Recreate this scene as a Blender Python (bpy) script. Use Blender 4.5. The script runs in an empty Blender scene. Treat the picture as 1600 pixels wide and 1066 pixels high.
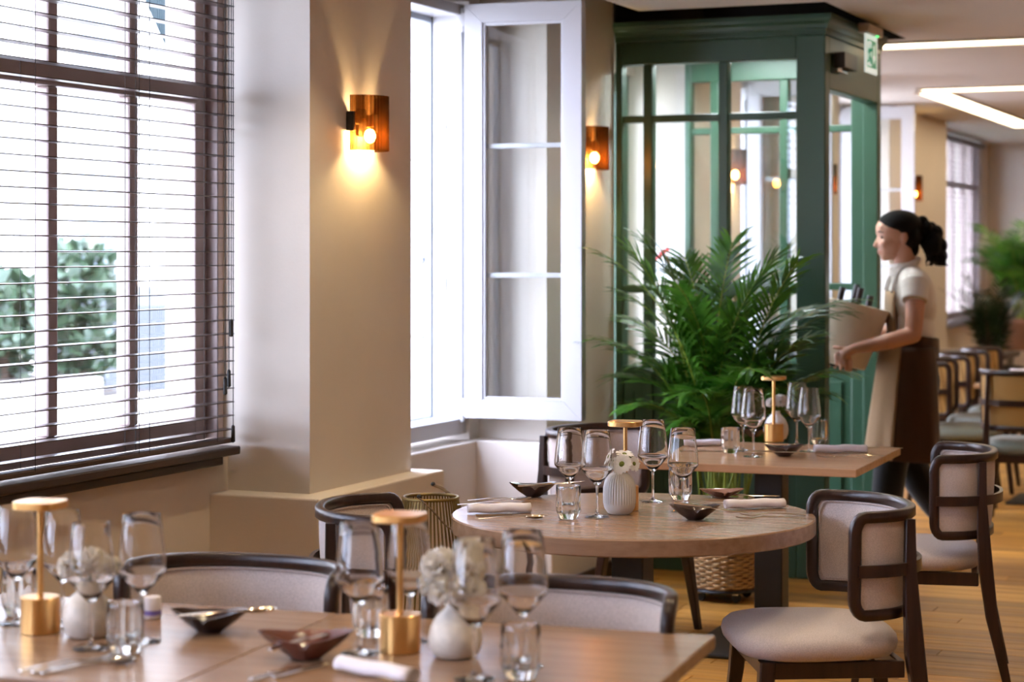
import bpy, bmesh, math, random
from math import sin, cos, pi, radians, sqrt, atan2
from mathutils import Vector, Matrix, Euler

random.seed(7)
scn = bpy.context.scene
C = scn.collection

# ------------------------------------------------------------------ camera
FPX, HOR, ZC, YAW = 3150.0, 395.0, 1.53, radians(23.2)
SN, CS = sin(YAW), cos(YAW)
cam_d = bpy.data.cameras.new('camera')
cam = bpy.data.objects.new('camera', cam_d)
C.objects.link(cam)
cam.location = (0, 0, ZC)
cam.rotation_euler = (radians(90), 0, YAW)
cam_d.sensor_fit = 'HORIZONTAL'
cam_d.sensor_width = 36
cam_d.lens = FPX / 1600 * 36
cam_d.shift_y = -(533 - HOR) / 1600
cam_d.clip_start = 0.05
cam_d.clip_end = 300
cam_d.dof.use_dof = True
cam_d.dof.focus_distance = 6.15
cam_d.dof.aperture_fstop = 3.0
scn.camera = cam

# ------------------------------------------------------------------ world, light, exposure
world = bpy.data.worlds.new('world')
scn.world = world
world.use_nodes = True
wb = world.node_tree.nodes['Background']
wb.inputs[0].default_value = (0.80, 0.885, 1.22, 1)
wb.inputs[1].default_value = 20.0
sun_d = bpy.data.lights.new('sun', 'SUN')
sun_d.energy = 14.0
sun_d.color = (1.0, 0.95, 0.88)
sun_d.angle = radians(2)
sun = bpy.data.objects.new('sun', sun_d)
C.objects.link(sun)
sun.rotation_euler = (0, radians(38), radians(-20))
scn.view_settings.view_transform = 'Standard'
scn.view_settings.look = 'None'
scn.view_settings.gamma = 1.0
scn.view_settings.use_curve_mapping = False
scn.view_settings.exposure = 0.0
cy = scn.cycles
cy.max_bounces = 20
cy.diffuse_bounces = 5
cy.glossy_bounces = 5
cy.transmission_bounces = 20
cy.transparent_max_bounces = 24
cy.use_denoising = True
cy.sample_clamp_indirect = 6.0
LED = (1.0, 0.79, 0.52)
LED_POWER = 8.5
SPOT_W = 45.0
BULB_POWER = 800.0


def at(u, v, z):
    """point on the horizontal plane z seen at photo position (u, v)"""
    D = (ZC - z) * FPX / (v - HOR)
    l = (u - 800) / FPX * D
    return Vector((-SN * D + CS * l, CS * D + SN * l, z))


def atd(u, v, D):
    l = (u - 800) / FPX * D
    return Vector((-SN * D + CS * l, CS * D + SN * l, ZC + (HOR - v) / FPX * D))


# ------------------------------------------------------------------ materials
MATS = {}


def nmat(name):
    m = bpy.data.materials.new(name)
    m.use_nodes = True
    MATS[name] = m
    nt = m.node_tree
    return m, nt, nt.nodes['Principled BSDF']


def node(nt, t, **kw):
    n = nt.nodes.new(t)
    for k, v in kw.items():
        setattr(n, k, v)
    return n


def pmat(name, col, rough=0.5, metal=0.0, var=0.0, vscale=8.0, bump=0.0, bscale=60.0, spec=None, stretch=None, sheen=0.0, emit=None, estr=0.0):
    m, nt, b = nmat(name)
    b.inputs['Base Color'].default_value = (*col, 1)
    b.inputs['Roughness'].default_value = rough
    b.inputs['Metallic'].default_value = metal
    if spec is not None:
        b.inputs['Specular IOR Level'].default_value = spec
    if sheen:
        b.inputs['Sheen Weight'].default_value = sheen
    if emit:
        b.inputs['Emission Color'].default_value = (*emit, 1)
        b.inputs['Emission Strength'].default_value = estr
    tc = node(nt, 'ShaderNodeTexCoord')
    src = tc.outputs['Object']
    if stretch:
        mp = node(nt, 'ShaderNodeMapping')
        mp.inputs['Scale'].default_value = stretch
        nt.links.new(src, mp.inputs['Vector'])
        src = mp.outputs['Vector']
    if var:
        n = node(nt, 'ShaderNodeTexNoise')
        n.inputs['Scale'].default_value = vscale
        n.inputs['Detail'].default_value = 5
        nt.links.new(src, n.inputs['Vector'])
        r = node(nt, 'ShaderNodeValToRGB')
        r.color_ramp.elements[0].position = 0.3
        r.color_ramp.elements[1].position = 0.7
        r.color_ramp.elements[0].color = (*[c * (1 - var) for c in col], 1)
        r.color_ramp.elements[1].color = (*[min(1, c * (1 + var)) for c in col], 1)
        nt.links.new(n.outputs['Fac'], r.inputs['Fac'])
        nt.links.new(r.outputs['Color'], b.inputs['Base Color'])
    if bump:
        n2 = node(nt, 'ShaderNodeTexNoise')
        n2.inputs['Scale'].default_value = bscale
        n2.inputs['Detail'].default_value = 3
        nt.links.new(src, n2.inputs['Vector'])
        bp = node(nt, 'ShaderNodeBump')
        bp.inputs['Strength'].default_value = bump
        bp.inputs['Distance'].default_value = 0.01
        nt.links.new(n2.outputs['Fac'], bp.inputs['Height'])
        nt.links.new(bp.outputs['Normal'], b.inputs['Normal'])
    return m


def wood(name, c1, c2, rough=0.4, axis=0, scale=1.0, spec=0.5, rand=0.0):
    m, nt, b = nmat(name)
    tc = node(nt, 'ShaderNodeTexCoord')
    mp = node(nt, 'ShaderNodeMapping')
    s = [28 * scale] * 3
    s[axis] = 1.6 * scale
    mp.inputs['Scale'].default_value = s
    src = tc.outputs['Object']
    if rand:
        oi = node(nt, 'ShaderNodeObjectInfo')
        ge = node(nt, 'ShaderNodeNewGeometry')
        ad = node(nt, 'ShaderNodeMath', operation='ADD')
        nt.links.new(oi.outputs['Random'], ad.inputs[0])
        nt.links.new(ge.outputs['Random Per Island'], ad.inputs[1])
        fr = node(nt, 'ShaderNodeMath', operation='FRACT')
        nt.links.new(ad.outputs[0], fr.inputs[0])
        va = node(nt, 'ShaderNodeVectorMath', operation='ADD')
        ml = node(nt, 'ShaderNodeMath', operation='MULTIPLY')
        ml.inputs[1].default_value = 37.0
        nt.links.new(fr.outputs[0], ml.inputs[0])
        nt.links.new(src, va.inputs[0])
        nt.links.new(ml.outputs[0], va.inputs[1])
        src = va.outputs[0]
    nt.links.new(src, mp.inputs['Vector'])
    n = node(nt, 'ShaderNodeTexNoise')
    n.inputs['Scale'].default_value = 1.0
    n.inputs['Detail'].default_value = 6
    n.inputs['Roughness'].default_value = 0.6
    n.inputs['Distortion'].default_value = 0.35
    nt.links.new(mp.outputs['Vector'], n.inputs['Vector'])
    r = node(nt, 'ShaderNodeValToRGB')
    r.color_ramp.elements[0].position = 0.32
    r.color_ramp.elements[1].position = 0.68
    r.color_ramp.elements[0].color = (*c1, 1)
    r.color_ramp.elements[1].color = (*c2, 1)
    nt.links.new(n.outputs['Fac'], r.inputs['Fac'])
    out = r.outputs['Color']
    if rand:
        hv = node(nt, 'ShaderNodeHueSaturation')
        mr = node(nt, 'ShaderNodeMapRange')
        mr.inputs['To Min'].default_value = 1 - rand
        mr.inputs['To Max'].default_value = 1 + rand
        nt.links.new(fr.outputs[0], mr.inputs['Value'])
        nt.links.new(mr.outputs[0], hv.inputs['Value'])
        nt.links.new(out, hv.inputs['Color'])
        out = hv.outputs['Color']
    nt.links.new(out, b.inputs['Base Color'])
    b.inputs['Roughness'].default_value = rough
    b.inputs['Specular IOR Level'].default_value = spec
    bp = node(nt, 'ShaderNodeBump')
    bp.inputs['Strength'].default_value = 0.08
    bp.inputs['Distance'].default_value = 0.004
    nt.links.new(n.outputs['Fac'], bp.inputs['Height'])
    nt.links.new(bp.outputs['Normal'], b.inputs['Normal'])
    return m


def fabric(name, col, scale=420.0, var=0.16):
    m, nt, b = nmat(name)
    tc = node(nt, 'ShaderNodeTexCoord')
    n = node(nt, 'ShaderNodeTexNoise')
    n.inputs['Scale'].default_value = scale
    n.inputs['Detail'].default_value = 2
    nt.links.new(tc.outputs['Object'], n.inputs['Vector'])
    r = node(nt, 'ShaderNodeValToRGB')
    r.color_ramp.elements[0].position = 0.35
    r.color_ramp.elements[1].position = 0.65
    r.color_ramp.elements[0].color = (*[c * (1 - var) for c in col], 1)
    r.color_ramp.elements[1].color = (*[c * (1 + var) for c in col], 1)
    nt.links.new(n.outputs['Fac'], r.inputs['Fac'])
    nt.links.new(r.outputs['Color'], b.inputs['Base Color'])
    b.inputs['Roughness'].default_value = 0.95
    b.inputs['Specular IOR Level'].default_value = 0.15
    b.inputs['Sheen Weight'].default_value = 0.25
    b.inputs['Sheen Roughness'].default_value = 0.5
    bp = node(nt, 'ShaderNodeBump')
    bp.inputs['Strength'].default_value = 0.35
    bp.inputs['Distance'].default_value = 0.002
    nt.links.new(n.outputs['Fac'], bp.inputs['Height'])
    nt.links.new(bp.outputs['Normal'], b.inputs['Normal'])
    return m


def thin_glass(name, tint=(1, 1, 1), ior=1.5, gain=1.6, rough=0.0):
    m = bpy.data.materials.new(name)
    m.use_nodes = True
    MATS[name] = m
    nt = m.node_tree
    nt.nodes.clear()
    o = node(nt, 'ShaderNodeOutputMaterial')
    mx = node(nt, 'ShaderNodeMixShader')
    tr = node(nt, 'ShaderNodeBsdfTransparent')
    tr.inputs[0].default_value = (*tint, 1)
    gl = node(nt, 'ShaderNodeBsdfGlossy')
    gl.inputs['Roughness'].default_value = rough
    # Schlick reflectance from the facing angle, the same from both sides of the thin pane
    lw = node(nt, 'ShaderNodeLayerWeight')
    lw.inputs['Blend'].default_value = 0.5
    pw = node(nt, 'ShaderNodeMath', operation='POWER')
    pw.inputs[1].default_value = 5.0
    nt.links.new(lw.outputs['Facing'], pw.inputs[0])
    f0 = ((ior - 1) / (ior + 1)) ** 2 * gain
    ml = node(nt, 'ShaderNodeMath', operation='MULTIPLY_ADD', use_clamp=True)
    ml.inputs[1].default_value = 1 - f0
    ml.inputs[2].default_value = f0
    nt.links.new(pw.outputs[0], ml.inputs[0])
    nt.links.new(ml.outputs[0], mx.inputs[0])
    nt.links.new(tr.outputs[0], mx.inputs[1])
    nt.links.new(gl.outputs[0], mx.inputs[2])
    nt.links.new(mx.outputs[0], o.inputs['Surface'])
    return m


def solid_glass(name, col=(1, 1, 1), ior=1.48, rough=0.0):
    m = bpy.data.materials.new(name)
    m.use_nodes = True
    MATS[name] = m
    nt = m.node_tree
    nt.nodes.clear()
    o = node(nt, 'ShaderNodeOutputMaterial')
    g = node(nt, 'ShaderNodeBsdfGlass')
    g.inputs['Color'].default_value = (*col, 1)
    g.inputs['IOR'].default_value = ior
    g.inputs['Roughness'].default_value = rough
    nt.links.new(g.outputs[0], o.inputs['Surface'])
    return m


def emat(name, col, strength):
    m = bpy.data.materials.new(name)
    m.use_nodes = True
    MATS[name] = m
    nt = m.node_tree
    nt.nodes.clear()
    o = node(nt, 'ShaderNodeOutputMaterial')
    e = node(nt, 'ShaderNodeEmission')
    e.inputs[0].default_value = (*col, 1)
    e.inputs[1].default_value = strength
    nt.links.new(e.outputs[0], o.inputs['Surface'])
    return m


def leafmat(name, c1, c2, trans=0.3):
    m, nt, b = nmat(name)
    tc = node(nt, 'ShaderNodeTexCoord')
    n = node(nt, 'ShaderNodeTexNoise')
    n.inputs['Scale'].default_value = 9
    nt.links.new(tc.outputs['Object'], n.inputs['Vector'])
    r = node(nt, 'ShaderNodeValToRGB')
    r.color_ramp.elements[0].position = 0.35
    r.color_ramp.elements[1].position = 0.65
    r.color_ramp.elements[0].color = (*c1, 1)
    r.color_ramp.elements[1].color = (*c2, 1)
    nt.links.new(n.outputs['Fac'], r.inputs['Fac'])
    nt.links.new(r.outputs['Color'], b.inputs['Base Color'])
    b.inputs['Roughness'].default_value = 0.35
    out = nt.nodes['Material Output']
    tl = node(nt, 'ShaderNodeBsdfTranslucent')
    nt.links.new(r.outputs['Color'], tl.inputs[0])
    mx = node(nt, 'ShaderNodeMixShader')
    mx.inputs[0].default_value = trans
    nt.links.new(b.outputs[0], mx.inputs[1])
    nt.links.new(tl.outputs[0], mx.inputs[2])
    nt.links.new(mx.outputs[0], out.inputs['Surface'])
    return m


PLASTER = pmat('plaster', (0.69, 0.625, 0.54), 0.85, var=0.03, vscale=2.5, bump=0.05, bscale=90, spec=0.2)
WALLDARK = wood('oak_wall_panelling', (0.30, 0.20, 0.13), (0.42, 0.29, 0.19), 0.5, axis=2)
CEIL = pmat('ceiling_paint', (0.60, 0.545, 0.47), 0.55, var=0.02, vscale=1.5, spec=0.3)
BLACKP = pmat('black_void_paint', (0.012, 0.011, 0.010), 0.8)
STONE = pmat('pale_stone', (0.36, 0.355, 0.335), 0.85, var=0.05, vscale=6, bump=0.08, bscale=70)
WHITEPVC = pmat('white_frame_plastic', (0.46, 0.46, 0.465), 0.3, var=0.01, vscale=3)
GREYSEAL = pmat('grey_gasket', (0.28, 0.31, 0.34), 0.5, var=0.05)
BROWNFRAME = pmat('brown_painted_frame', (0.40, 0.31, 0.28), 0.4, var=0.06, vscale=5)
BLINDWOOD = wood('blind_slat_wood', (0.045, 0.030, 0.026), (0.075, 0.052, 0.045), 0.32, axis=1, scale=1.2)
SILLWOOD = wood('dark_sill_wood', (0.022, 0.013, 0.010), (0.05, 0.032, 0.026), 0.3, axis=1)
CORD = pmat('black_cord', (0.02, 0.018, 0.018), 0.7, var=0.1)
GREEN = pmat('green_paint', (0.030, 0.080, 0.046), 0.38, var=0.04, vscale=4, bump=0.02, bscale=80)
WALNUT = wood('dark_walnut', (0.013, 0.0055, 0.004), (0.036, 0.015, 0.010), 0.30, axis=2, scale=1.5)
FABRIC = fabric('beige_upholstery', (0.56, 0.49, 0.465))
GREENFAB = fabric('grey_green_upholstery', (0.20, 0.22, 0.19))
PIPING = fabric('upholstery_piping', (0.40, 0.33, 0.30))
TABLEWOOD = wood('table_oak', (0.240, 0.142, 0.086), (0.315, 0.198, 0.124), 0.24, axis=0, scale=1.3, spec=0.5)
TABLEWOOD2 = wood('table_reddish_oak', (0.40, 0.22, 0.11), (0.50, 0.29, 0.16), 0.24, axis=0, scale=1.3, spec=0.5)
FLOORWOOD = wood('oak_plank', (0.30, 0.132, 0.020), (0.55, 0.272, 0.052), 0.42, axis=0, scale=1.0, spec=0.35, rand=0.32)
SUBFLOOR = pmat('dark_subfloor_board', (0.05, 0.03, 0.018), 0.9, var=0.1)  # dark board that shows through the plank joints
IRON = pmat('black_powder_coat', (0.012, 0.012, 0.012), 0.45, var=0.1, vscale=30)
BRASS = pmat('brushed_brass', (0.80, 0.47, 0.17), 0.30, 1.0, var=0.04, vscale=30, stretch=(1, 1, 20))
STEEL = pmat('champagne_cutlery_steel', (0.72, 0.60, 0.45), 0.16, 1.0, var=0.04, vscale=40)
STEELW = pmat('silver_cutlery_steel', (0.72, 0.68, 0.63), 0.18, 1.0, var=0.04, vscale=40)
CERAMIC = pmat('white_ceramic', (0.78, 0.74, 0.69), 0.35, var=0.03, vscale=12)
GREYCER = pmat('pale_grey_ceramic', (0.60, 0.57, 0.54), 0.5, var=0.03, vscale=12)
SPECKCER = pmat('speckled_cream_ceramic', (0.66, 0.60, 0.52), 0.42, var=0.12, vscale=70)
BOWLDARK = pmat('dark_brown_ceramic', (0.030, 0.014, 0.012), 0.22, var=0.25, vscale=14)
BOWLRED = pmat('red_brown_ceramic', (0.14, 0.045, 0.030), 0.25, var=0.25, vscale=14)
COPPERDISH = pmat('copper_glaze', (0.33, 0.17, 0.12), 0.2, 0.4, var=0.15, vscale=14)
NAPKIN = fabric('napkin_linen', (0.74, 0.70, 0.74), 700, 0.06)
PETAL = leafmat('white_petal', (0.86, 0.85, 0.87), (0.94, 0.93, 0.93), 0.2)
CREAMPETAL = leafmat('cream_petal', (0.84, 0.81, 0.75), (0.92, 0.90, 0.86), 0.18)
POLLEN = pmat('green_flower_centre', (0.16, 0.19, 0.03), 0.8, var=0.3, vscale=300, bump=0.5, bscale=500)
STEM = pmat('flower_stem_green', (0.07, 0.13, 0.03), 0.6, var=0.2)
PALM = leafmat('palm_leaf', (0.022, 0.090, 0.008), (0.085, 0.230, 0.022), 0.28)
PALMSTEM = pmat('palm_stem', (0.22, 0.28, 0.035), 0.45, var=0.35, vscale=12, stretch=(1, 1, 0.2))
DARKLEAF = leafmat('dark_shrub_leaf', (0.010, 0.028, 0.012), (0.03, 0.06, 0.025), 0.2)
WICKER = pmat('willow_wicker', (0.56, 0.36, 0.16), 0.55, var=0.28, vscale=22)
WICKERD = pmat('willow_stake', (0.20, 0.11, 0.045), 0.7, var=0.3, vscale=30)
SOIL = pmat('potting_soil', (0.02, 0.014, 0.010), 0.95, var=0.4, vscale=60, bump=0.6, bscale=90)
GOLDWIRE = pmat('antique_gold_wire', (0.26, 0.185, 0.065), 0.42, 0.75, var=0.15, vscale=20)
LEATHER = pmat('brown_leather_strap', (0.13, 0.075, 0.03), 0.55, var=0.2, vscale=25)
SKIN = pmat('skin', (0.50, 0.245, 0.155), 0.5, var=0.06, vscale=9)
SKIN.node_tree.nodes['Principled BSDF'].inputs['Subsurface Weight'].default_value = 0.12
SKIN.node_tree.nodes['Principled BSDF'].inputs['Subsurface Radius'].default_value = (0.02, 0.008, 0.004)
HAIR = pmat('black_hair', (0.0055, 0.0036, 0.0032), 0.7, spec=0.12, var=0.4, vscale=40, bump=0.6, bscale=120, stretch=(0.6, 0.6, 2.0))
SHIRT = fabric('cream_shirt_cotton', (0.60, 0.54, 0.48), 500, 0.04)
APRON = fabric('tan_canvas_apron', (0.29, 0.175, 0.088), 300, 0.08)
APRONDK = fabric('dark_brown_canvas', (0.052, 0.024, 0.011), 300, 0.10)
TROUSER = fabric('black_trouser_cloth', (0.012, 0.012, 0.014), 300, 0.1)
LIPS = pmat('lips', (0.42, 0.14, 0.11), 0.45, var=0.05)
EYEW = pmat('eye_white', (0.7, 0.66, 0.62), 0.2, var=0.03)
EYED = pmat('eye_iris', (0.02, 0.012, 0.008), 0.15, var=0.05)
BUCKET = pmat('cream_fibre_bucket', (0.66, 0.56, 0.42), 0.6, var=0.05, vscale=14, bump=0.1, bscale=160)
BOTTLE = pmat('dark_bottle_glass', (0.012, 0.010, 0.008), 0.08, var=0.1)
BOTTLECAP = pmat('black_foil_cap', (0.02, 0.01, 0.01), 0.3, var=0.2)
SHOE = pmat('black_leather_shoe', (0.012, 0.011, 0.011), 0.35, var=0.1)
SIGNW = pmat('sign_white', (0.82, 0.84, 0.86), 0.4, var=0.02)
SIGNR = pmat('sign_red', (0.62, 0.025, 0.015), 0.5, var=0.05)
SIGNK = pmat('sign_ink', (0.03, 0.035, 0.04), 0.6, var=0.05)
EXITW = pmat('exit_sign_lit_white', (0.8, 0.85, 0.83), 0.4, var=0.02, emit=(0.85, 1.0, 0.95), estr=0.55)
EXITG = pmat('exit_sign_lit_green', (0.0, 0.26, 0.13), 0.4, var=0.02, emit=(0.0, 0.5, 0.25), estr=0.25)
EXITBOX = pmat('exit_sign_housing', (0.55, 0.50, 0.46), 0.4, var=0.03)
GREENLED = emat('green_status_light', (0.05, 1.0, 0.2), 3.0)
CLOSERM = pmat('door_closer_bronze', (0.035, 0.032, 0.026), 0.4, 0.3, var=0.1)
CHROME = pmat('chrome', (0.75, 0.75, 0.76), 0.12, 1.0, var=0.02)
GLASS = thin_glass('window_glass', (0.97, 0.985, 0.975), 1.5, 1.7)
BOWLGLASS = thin_glass('wine_glass_bowl', (0.975, 0.98, 0.98), 1.42, 1.35)
STEMGLASS = solid_glass('wine_glass_stem', (1, 1, 1), 1.46)
TUMBLER = solid_glass('tumbler_glass', (0.99, 0.995, 0.99), 1.46)
BULB = emat('warm_bulb', (1.0, 0.66, 0.30), BULB_POWER)
LENS = emat('downlight_lens', (1.0, 0.74, 0.45), 30.0)
LEDMAT = emat('led_diffuser', LED, LED_POWER)
CHALK = pmat('terracotta_pot', (0.30, 0.16, 0.10), 0.7, var=0.1)
DARKPOT = pmat('dark_glazed_pot', (0.02, 0.019, 0.018), 0.3, var=0.2)
LAMPOFF = pmat('lamp_diffuser_white', (0.82, 0.78, 0.72), 0.4, var=0.02)
ASPHALT = pmat('street_paving', (0.42, 0.41, 0.39), 0.9, var=0.15, vscale=1.2, bump=0.1, bscale=20)
FACADE = pmat('facade_render', (0.72, 0.69, 0.64), 0.9, var=0.05, vscale=0.8)
FACGLASS = pmat('far_window_glass', (0.10, 0.13, 0.16), 0.1, var=0.15, vscale=0.7)
BLUEFAB = pmat('blue_sail_cloth', (0.005, 0.018, 0.024), 0.8, var=0.06, vscale=6)
CARPAINT = pmat('grey_van_paint', (0.045, 0.052, 0.060), 0.25, var=0.02)
TREELEAF = leafmat('street_tree_leaf', (0.016, 0.038, 0.018), (0.045, 0.075, 0.042), 0.2)
BARK = pmat('bark', (0.10, 0.07, 0.05), 0.9, var=0.3, vscale=12)

# sconce shade: amber ribbed glass
def amber_glass():
    m = bpy.data.materials.new('amber_ribbed_glass')
    m.use_nodes = True
    nt = m.node_tree
    nt.nodes.clear()
    o = node(nt, 'ShaderNodeOutputMaterial')
    tr = node(nt, 'ShaderNodeBsdfTransparent')
    lw = node(nt, 'ShaderNodeLayerWeight')
    lw.inputs['Blend'].default_value = 0.5
    rp = node(nt, 'ShaderNodeValToRGB')
    rp.color_ramp.elements[0].position = 0.0
    rp.color_ramp.elements[0].color = (0.52, 0.36, 0.19, 1)
    rp.color_ramp.elements[1].position = 0.62
    rp.color_ramp.elements[1].color = (0.09, 0.048, 0.020, 1)
    nt.links.new(lw.outputs['Facing'], rp.inputs['Fac'])
    nt.links.new(rp.outputs['Color'], tr.inputs[0])
    tl = node(nt, 'ShaderNodeBsdfTranslucent')
    tl.inputs[0].default_value = (0.50, 0.17, 0.03, 1)
    gl = node(nt, 'ShaderNodeBsdfGlossy')
    gl.inputs[0].default_value = (0.6, 0.35, 0.15, 1)
    gl.inputs['Roughness'].default_value = 0.12
    m1 = node(nt, 'ShaderNodeMixShader')
    m1.inputs[0].default_value = 0.02
    m2 = node(nt, 'ShaderNodeMixShader')
    m2.inputs[0].default_value = 0.12
    nt.links.new(tr.outputs[0], m1.inputs[1])
    nt.links.new(tl.outputs[0], m1.inputs[2])
    nt.links.new(m1.outputs[0], m2.inputs[1])
    nt.links.new(gl.outputs[0], m2.inputs[2])
    nt.links.new(m2.outputs[0], o.inputs['Surface'])
    return m


AMBER = amber_glass()


def cane_mat():
    m, nt, b = nmat('woven_cane')
    tc = node(nt, 'ShaderNodeTexCoord')
    w1 = node(nt, 'ShaderNodeTexWave', wave_type='BANDS', bands_direction='Z')
    w1.inputs['Scale'].default_value = 40
    w2 = node(nt, 'ShaderNodeTexWave', wave_type='BANDS', bands_direction='X')
    w2.inputs['Scale'].default_value = 40
    nt.links.new(tc.outputs['Object'], w1.inputs['Vector'])
    nt.links.new(tc.outputs['Object'], w2.inputs['Vector'])
    mx = node(nt, 'ShaderNodeMath', operation='MULTIPLY')
    nt.links.new(w1.outputs['Fac'], mx.inputs[0])
    nt.links.new(w2.outputs['Fac'], mx.inputs[1])
    r = node(nt, 'ShaderNodeValToRGB')
    r.color_ramp.elements[0].position = 0.1
    r.color_ramp.elements[1].position = 0.5
    r.color_ramp.elements[0].color = (0.60, 0.36, 0.11, 1)
    r.color_ramp.elements[1].color = (0.22, 0.11, 0.03, 1)
    nt.links.new(mx.outputs[0], r.inputs['Fac'])
    nt.links.new(r.outputs['Color'], b.inputs['Base Color'])
    b.inputs['Roughness'].default_value = 0.6
    out = nt.nodes['Material Output']
    tl = node(nt, 'ShaderNodeBsdfTranslucent')
    nt.links.new(r.outputs['Color'], tl.inputs[0])
    ms = node(nt, 'ShaderNodeMixShader')
    ms.inputs[0].default_value = 0.35
    nt.links.new(b.outputs[0], ms.inputs[1])
    nt.links.new(tl.outputs[0], ms.inputs[2])
    nt.links.new(ms.outputs[0], out.inputs['Surface'])
    return m


CANE = cane_mat()


# ------------------------------------------------------------------ mesh helpers
class MB:
    def __init__(s):
        s.v, s.f = [], []

    def add(s, verts, faces, M=None):
        o = len(s.v)
        if M is not None:
            verts = [M @ Vector(p) for p in verts]
        s.v += [tuple(p) for p in verts]
        s.f += [tuple(i + o for i in f) for f in faces]
        return s

    def box(s, x0, x1, y0, y1, z0, z1, M=None):
        v = [(x0, y0, z0), (x1, y0, z0), (x1, y1, z0), (x0, y1, z0), (x0, y0, z1), (x1, y0, z1), (x1, y1, z1), (x0, y1, z1)]
        return s.add(v, [(3, 2, 1, 0), (4, 5, 6, 7), (0, 1, 5, 4), (1, 2, 6, 5), (2, 3, 7, 6), (3, 0, 4, 7)], M)

    def bbox(s, x0, x1, y0, y1, z0, z1, b=0.004, seg=2, M=None):
        bm = bmesh.new()
        bmesh.ops.create_cube(bm, size=1)
        for v in bm.verts:
            v.co = Vector(((x0 + x1) / 2 + v.co.x * (x1 - x0), (y0 + y1) / 2 + v.co.y * (y1 - y0), (z0 + z1) / 2 + v.co.z * (z1 - z0)))
        b = min(b, 0.45 * min(x1 - x0, y1 - y0, z1 - z0))
        bmesh.ops.bevel(bm, geom=bm.edges[:], offset=b, segments=seg, profile=0.5, affect='EDGES')
        bm.verts.index_update()
        s.add([v.co.copy() for v in bm.verts], [[v.index for v in f.verts] for f in bm.faces], M)
        bm.free()
        return s

    def lathe(s, prof, n=32, M=None, rmod=None, cap0=False, cap1=False):
        v, f = [], []
        for (r, z) in prof:
            for i in range(n):
                a = 2 * pi * i / n
                rr = r * (rmod(a, z) if rmod else 1)
                v.append((rr * cos(a), rr * sin(a), z))
        for j in range(len(prof) - 1):
            for i in range(n):
                k = (i + 1) % n
                f.append((j * n + i, j * n + k, (j + 1) * n + k, (j + 1) * n + i))
        if cap0:
            f.append(tuple(range(n - 1, -1, -1)))
        if cap1:
            o = (len(prof) - 1) * n
            f.append(tuple(o + i for i in range(n)))
        return s.add(v, f, M)

    def cyl(s, r, z0, z1, n=24, M=None, r1=None):
        r1 = r if r1 is None else r1
        return s.lathe([(r, z0), (r1, z1)], n, M, cap0=True, cap1=True)

    def tube(s, pts, rad, n=8, M=None, closed=False, flat=1.0, up=None):
        """tube along pts; rad number or list; flat scales the second axis"""
        P = [Vector(p) for p in pts]
        m = len(P)
        R = rad if isinstance(rad, (list, tuple)) else [rad] * m
        v, f = [], []
        prev = None
        for i in range(m):
            if closed:
                t = P[(i + 1) % m] - P[i - 1]
            else:
                t = P[min(i + 1, m - 1)] - P[max(i - 1, 0)]
            if t.length < 1e-9:
                t = Vector((0, 0, 1))
            t.normalize()
            if up is not None:
                a = Vector(up).cross(t)
                if a.length < 1e-5:
                    a = prev if prev is not None else Vector((1, 0, 0))
            elif prev is None:
                a = t.cross(Vector((0.13, 0.31, 0.94)))
                if a.length < 1e-4:
                    a = t.cross(Vector((1, 0, 0)))
            else:
                a = prev - t * prev.dot(t)
            a.normalize()
            prev = a
            b = t.cross(a)
            for k in range(n):
                q = 2 * pi * k / n
                v.append(P[i] + (a * cos(q) + b * sin(q) * flat) * R[i])
        mm = m if closed else m - 1
        for i in range(mm):
            j = (i + 1) % m
            for k in range(n):
                l = (k + 1) % n
                f.append((i * n + k, i * n + l, j * n + l, j * n + k))
        if not closed:
            f.append(tuple(range(n - 1, -1, -1)))
            f.append(tuple((m - 1) * n + k for k in range(n)))
        return s.add(v, f, M)

    def sweep(s, frames, sect, closed=False, M=None):
        """frames: list of (origin, axisA, axisB); sect: list of (a, b)"""
        n = len(sect)
        v, f = [], []
        for (o, a, b) in frames:
            for (p, q) in sect:
                v.append(Vector(o) + Vector(a) * p + Vector(b) * q)
        m = len(frames)
        for i in range(m if closed else m - 1):
            j = (i + 1) % m
            for k in range(n):
                l = (k + 1) % n
                f.append((i * n + k, i * n + l, j * n + l, j * n + k))
        if not closed:
            f.append(tuple(range(n - 1, -1, -1)))
            f.append(tuple((m - 1) * n + k for k in range(n)))
        return s.add(v, f, M)

    def prism(s, poly, z0, z1, M=None):
        n = len(poly)
        v = [(x, y, z0) for x, y in poly] + [(x, y, z1) for x, y in poly]
        f = [tuple(range(n - 1, -1, -1)), tuple(range(n, 2 * n))]
        for i in range(n):
            j = (i + 1) % n
            f.append((i, j, n + j, n + i))
        return s.add(v, f, M)

    def ell(s, c, r, n=16, m=10, M=None, rot=None):
        prof = []
        v, f = [], []
        R = rot.to_matrix() if rot is not None else Matrix.Identity(3)
        for j in range(m + 1):
            t = pi * j / m
            for i in range(n):
                a = 2 * pi * i / n
                v.append(Vector(c) + R @ Vector((r[0] * sin(t) * cos(a), r[1] * sin(t) * sin(a), -r[2] * cos(t))))
        for j in range(m):
            for i in range(n):
                k = (i + 1) % n
                f.append((j * n + i, j * n + k, (j + 1) * n + k, (j + 1) * n + i))
        return s.add(v, f, M)

    def mesh(s, name):
        me = bpy.data.meshes.new(name)
        me.from_pydata(s.v, [], s.f)
        return me


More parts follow.
